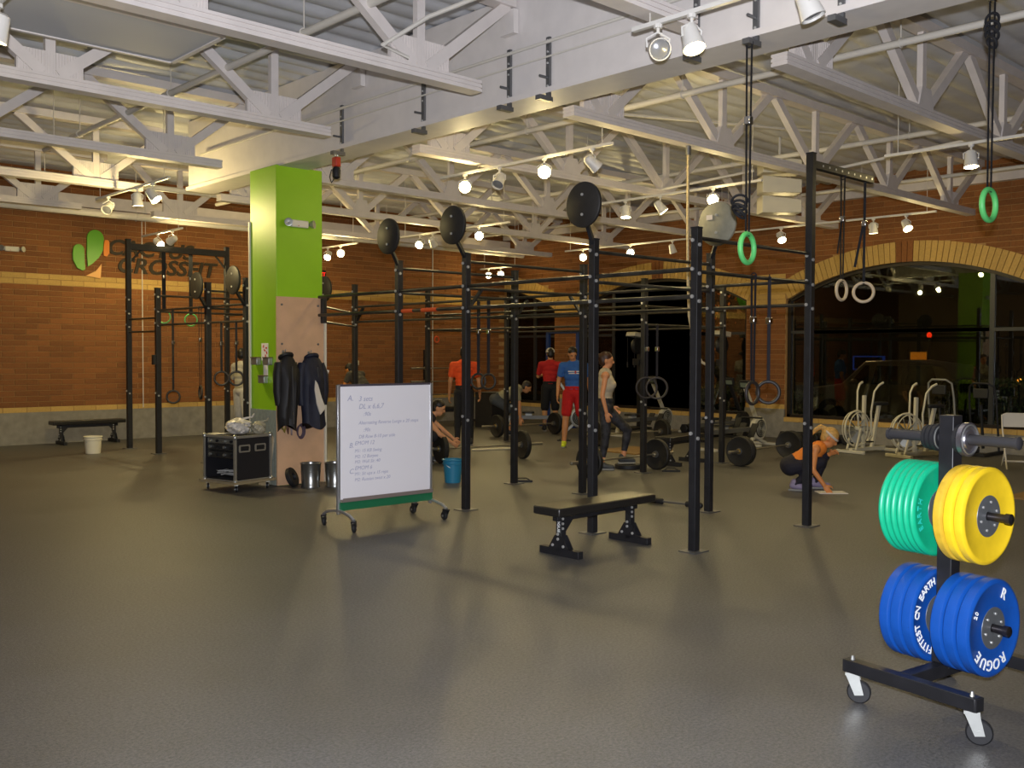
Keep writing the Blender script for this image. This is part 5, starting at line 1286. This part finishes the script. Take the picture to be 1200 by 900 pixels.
# small wall things
t = thing('wall_thermostat', 'small white thermostat on the brick wall above the whiteboard', 'thermostat', (12.72, WY-.04, 1.45))
part('thermostat_body', MB().box((0, 0, 0), (.13, .03, .11)), mat('white_plastic', 'e6dfc8', .45), t, bevel=.008); part('display', MB().box((-.02, -.016, .02), (.05, .004, .03)), mat('lcd', '6f7a6a', .3), t)
one('wall_conduit', MB().tube([(0, 0, 4.3), (0, 0, .02)], .012, 8), m_pipe, 'thin vertical conduit on the brick wall behind the orange shirt', 'conduit', (14.95, WY-.045, 0))
one('wall_conduit', MB().tube([(0, 0, 4.3), (0, 0, .6)], .01, 8), m_pipe, 'thin vertical conduit on the brick wall behind the sign', 'conduit', (7.75, WY-.045, 0))
rg = MB().torus((0, -.02, 0), .07, .016, (0, 1, 0), 20, 8); rg.cyl((0, .0, .08), (0, .02, .08), .012, n=8)
one('cord_ring', rg, mat('orange_plastic', 'd8501a', .5), 'small orange ring hung on the brick wall by a rig post', 'ring', (15.05, WY-.06, 2.02))
# ------------------------------------------------------------------ wall sign
sg = thing('wall_sign', 'green cactus emblem and dark two-line lettering on the left brick wall', 'sign', (7.6, WY-.04, 3.4))
m_letter = mat('sign_letter', '2c2210', .6)
yy = WY-.035
def wl_fn(x0, z0): return lambda u, v, t_: (x0+u, yy-t_, z0+v)
for word, x0, z0, sz, sx in (('CACTUS', 7.06, 3.66, .41, 1.08), ('CROSSFIT', 7.24, 3.33, .41, 1.12)):
    part('lettering', text_mb(word, sz, wl_fn(x0, z0), .025, 'LEFT', .22, 1.0, sx, .022), m_letter, sg, world=True, sm=False)
def blob(name, pts, m):
    part(name, MB().prism(pts, lambda u, v, t_: (u, yy-t_, v), 0, .03), m, sg, world=True, bevel=.004)
def lobe(cx_, z0, z1, hw, tip=0.):
    n = 12; L = []
    for i in range(n+1):
        a = PI*i/n; L.append((cx_+hw*math.cos(a), z1-hw+hw*1.0*math.sin(a)))
    return L
gm = mat('sign_green', '5fae1c', .4); om = mat('sign_orange', 'f08a1c', .45); pm = mat('sign_peach', 'f2b466', .5)
blob('tall_lobe', lobe(6.86, 0, 3.97, .155)+[(6.70, 3.5), (6.715, 3.27), (6.80, 3.33), (6.92, 3.45), (7.0, 3.6)], gm)
blob('short_lobe', lobe(6.555, 0, 3.68, .10)+[(6.445, 3.5), (6.45, 3.38), (6.52, 3.24), (6.62, 3.19), (6.67, 3.22), (6.66, 3.4)], gm)
blob('side_lobe', lobe(7.07, 0, 3.80, .05)+[(7.01, 3.66), (7.01, 3.5), (7.07, 3.48), (7.12, 3.56)], om)
blob('root_wedge', [(6.68, 3.10), (6.95, 3.06), (6.97, 3.34), (6.86, 3.2)], pm)
# ------------------------------------------------------------------ outside the windows, at night
struct('ground_outside', MB().box((29, 10, -.15), (22.5, 40, .2)), mat('asphalt', '2a2a2a', .9, noise=.2), sm=False)
def hedge(label, x0, x1, y0, y1, h, seed):
    rn = random.Random(seed); t = thing('hedge', label, 'hedge', ((x0+x1)/2, (y0+y1)/2, -.05)); mb = MB()
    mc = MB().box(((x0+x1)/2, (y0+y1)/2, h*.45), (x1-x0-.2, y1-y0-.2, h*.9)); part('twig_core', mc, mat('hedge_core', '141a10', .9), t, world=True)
    for _ in range(5200):
        y = rn.uniform(y0, y1); u = rn.random(); top = h*(1-.25*abs((y-y0)/(y1-y0)-.5))
        if u < .6: p = V(x0+rn.uniform(-.06, .10), y, rn.uniform(0, top))
        else: p = V(rn.uniform(x0, x1), y, top+rn.uniform(-.08, .06))
        a, b = basis((rn.gauss(-.6, .6), rn.gauss(0, .6), rn.gauss(.5, .5)))[:2]; s = rn.uniform(.025, .05)
        mb.add([p-a*s*.5, p-b*s, p+a*s*.5, p+b*s], [(0, 1, 2, 3)])
    part('foliage', mb, mat('hedge_leaf', '3c4a22', .7, rand=.3), t, world=True, kind='stuff', sm=False, fix=False)
hedge('clipped dark hedge outside the near arched window', 19.3, 20.2, 3.6, 8.3, 1.25, 1)
hedge('low dark hedge outside the far arched window', 19.4, 20.2, 11.2, 17.2, .9, 2)
# pale parked car seen through the near window
car = thing('parked_car', 'pale parked car outside the near arched window', 'car', (22.3, 10.3, -.05), math.radians(88))
mcar = mat('car_paint', '8a8272', .35, .2); mgl = mat('car_glass', '101214', .08); mty = mat('tyre', '101010', .8)
side = [(-2.2, .35), (-2.25, .75), (-2.1, .95), (-1.75, 1.0), (-1.25, 1.5), (-.3, 1.62), (.6, 1.58), (1.15, 1.05), (2.0, .92), (2.25, .7), (2.25, .35)]
part('car_body', MB().prism(side, lambda u, v, q: (u, q*(1-.12*max(0, v-1.0)/.6), v), -.85, .85), mcar, car, bevel=.05)
for s in (-1, 1):
    for (a, b) in ((-1.2, -.42), (-.34, .38), (.46, .92)):
        part('side_window', MB().prism([(a, 1.05), (b, 1.05), (b-.1 if b < .8 else b-.35, 1.48), (a+.18 if a < -1 else a, 1.48)], lambda u, v, q: (u, s*(.835-.10*(v-1.0)/.6)+q*s, v), 0, .02), mgl, car)
    for x in (-1.4, 1.4):
        w_ = part('wheel', MB().lathe([(.2, -.1), (.33, -.1), (.345, -.06), (.345, .06), (.33, .1), (.2, .1)], (x, s*.80, .345), (0, 1, 0), 28, closed=True), mty, car)
        part('rim', MB().lathe([(.001, -.09), (.2, -.07), (.2, .07), (.001, .09)], (x, s*.80, .345), (0, 1, 0), 20), m_steel, w_)
    part('mirror', MB().ell((.75, s*.95, 1.1), (.08, .1, .07)), mcar, car)
    part('head_lamp', MB().ell((2.16, s*.6, .72), (.08, .16, .08)), m_lens_off, car)
    part('tail_lamp', MB().ell((-2.2, s*.62, .82), (.06, .12, .1)), mat('tail_red', '7a1410', .3), car)
# street tree with orange leaves
t = thing('street_tree', 'small street tree with orange leaves beyond the far window', 'tree', (24.5, 18.7, -.05))
part('trunk', MB().tube([(24.5, 18.7, -.05), (24.52, 18.72, 1.4), (24.45, 18.7, 2.4), (24.5, 18.65, 3.4)], [.1, .08, .06, .03], 10), mat('bark', '3a2a1c', .9), t, world=True)
rn = random.Random(8); mb = MB()
for _ in range(2600):
    p = V(24.5+rn.gauss(0, .55), 18.7+rn.gauss(0, .6), 3.2+rn.gauss(0, .7)); a, b = basis((rn.gauss(0, 1), rn.gauss(0, 1), rn.gauss(0, 1)))[:2]; s = rn.uniform(.04, .08)
    mb.add([p-a*s*.5, p-b*s, p+a*s*.5, p+b*s], [(0, 1, 2, 3)])
part('foliage', mb, mat('autumn_leaf', 'b86a1c', .7, rand=.3), t, world=True, kind='stuff', sm=False, fix=False)
# far shop front across the lot
sh = thing('far_building', 'dark building across the lot with a blue-lit window', 'building', (36, 14, -.05))
part('wall', MB().box((36.5, 12, 3), (1, 34, 6)), mat('far_wall', '1c1a18', .9, noise=.2, scale=1), sh, world=True)
for (y0, y1, z0, z1, cc, st) in ((17.4, 18.7, 1.1, 1.65, '1a3a8a', .3), (15.8, 16.4, 1.15, 1.8, 'c06a14', .5)):
    f = part('window', MB().box((35.98, (y0+y1)/2, (z0+z1)/2), (.06, y1-y0, z1-z0)), mat('glow_'+cc, '101010', .5, emit=cc, es=st), sh, world=True)
    part('pane', MB().box((35.93, (y0+y1)/2, (z0+z1)/2), (.04, (y1-y0)*.86, (z1-z0)*.82)), mat('dim_pane_'+cc, '0a0c12', .2) if cc == '1a3a8a' else mat('sign_face', 'b06a1c', .5, emit='c06a14', es=.5), f, world=True)
for (x, y, z, cc, es, lb) in ((30, 13.1, 2.3, 'ff3010', 1.2, 'small red signal light beyond the near window'), (31, 10.8, .9, 'ff9a30', 4., 'small orange lamp glowing at the right beyond the hedge')):
    t = thing('signal_lamp', lb, 'lamp', (x, y, -.05))
    part('pole', MB().cyl((x, y, -.05), (x, y, z), .04, n=10), m_cage, t, world=True); part('lamp_head', MB().ell((x, y, z), (.06, .08, .09)), mat('signal_'+cc, cc, .4, emit=cc, es=es), t, world=True)
# street lamp that lights the lot
t = thing('street_lamp', 'tall street lamp across the parking lot', 'street lamp', (26.5, 15.2, -.05))
part('pole', MB().tube([(26.5, 15.2, -.05), (26.5, 15.2, 5.6), (26.3, 15.3, 6.0), (25.6, 15.6, 6.1)], .06, 10), m_cage, t, world=True)
part('lamp_head', MB().ell((25.4, 15.7, 6.08), (.3, .14, .07)), mat('street_glow', 'ffcc80', .4, emit='ffb860', es=6.), t, world=True)
sl = bpy.data.lights.new('street_bulb', 'POINT'); sl.energy = 300; sl.color = (1, .62, .28); sl.shadow_soft_size = .15
so = bpy.data.objects.new('street_bulb', sl); COL.objects.link(so); so.parent = t; so.location = (-1.1, .5, 5.95)
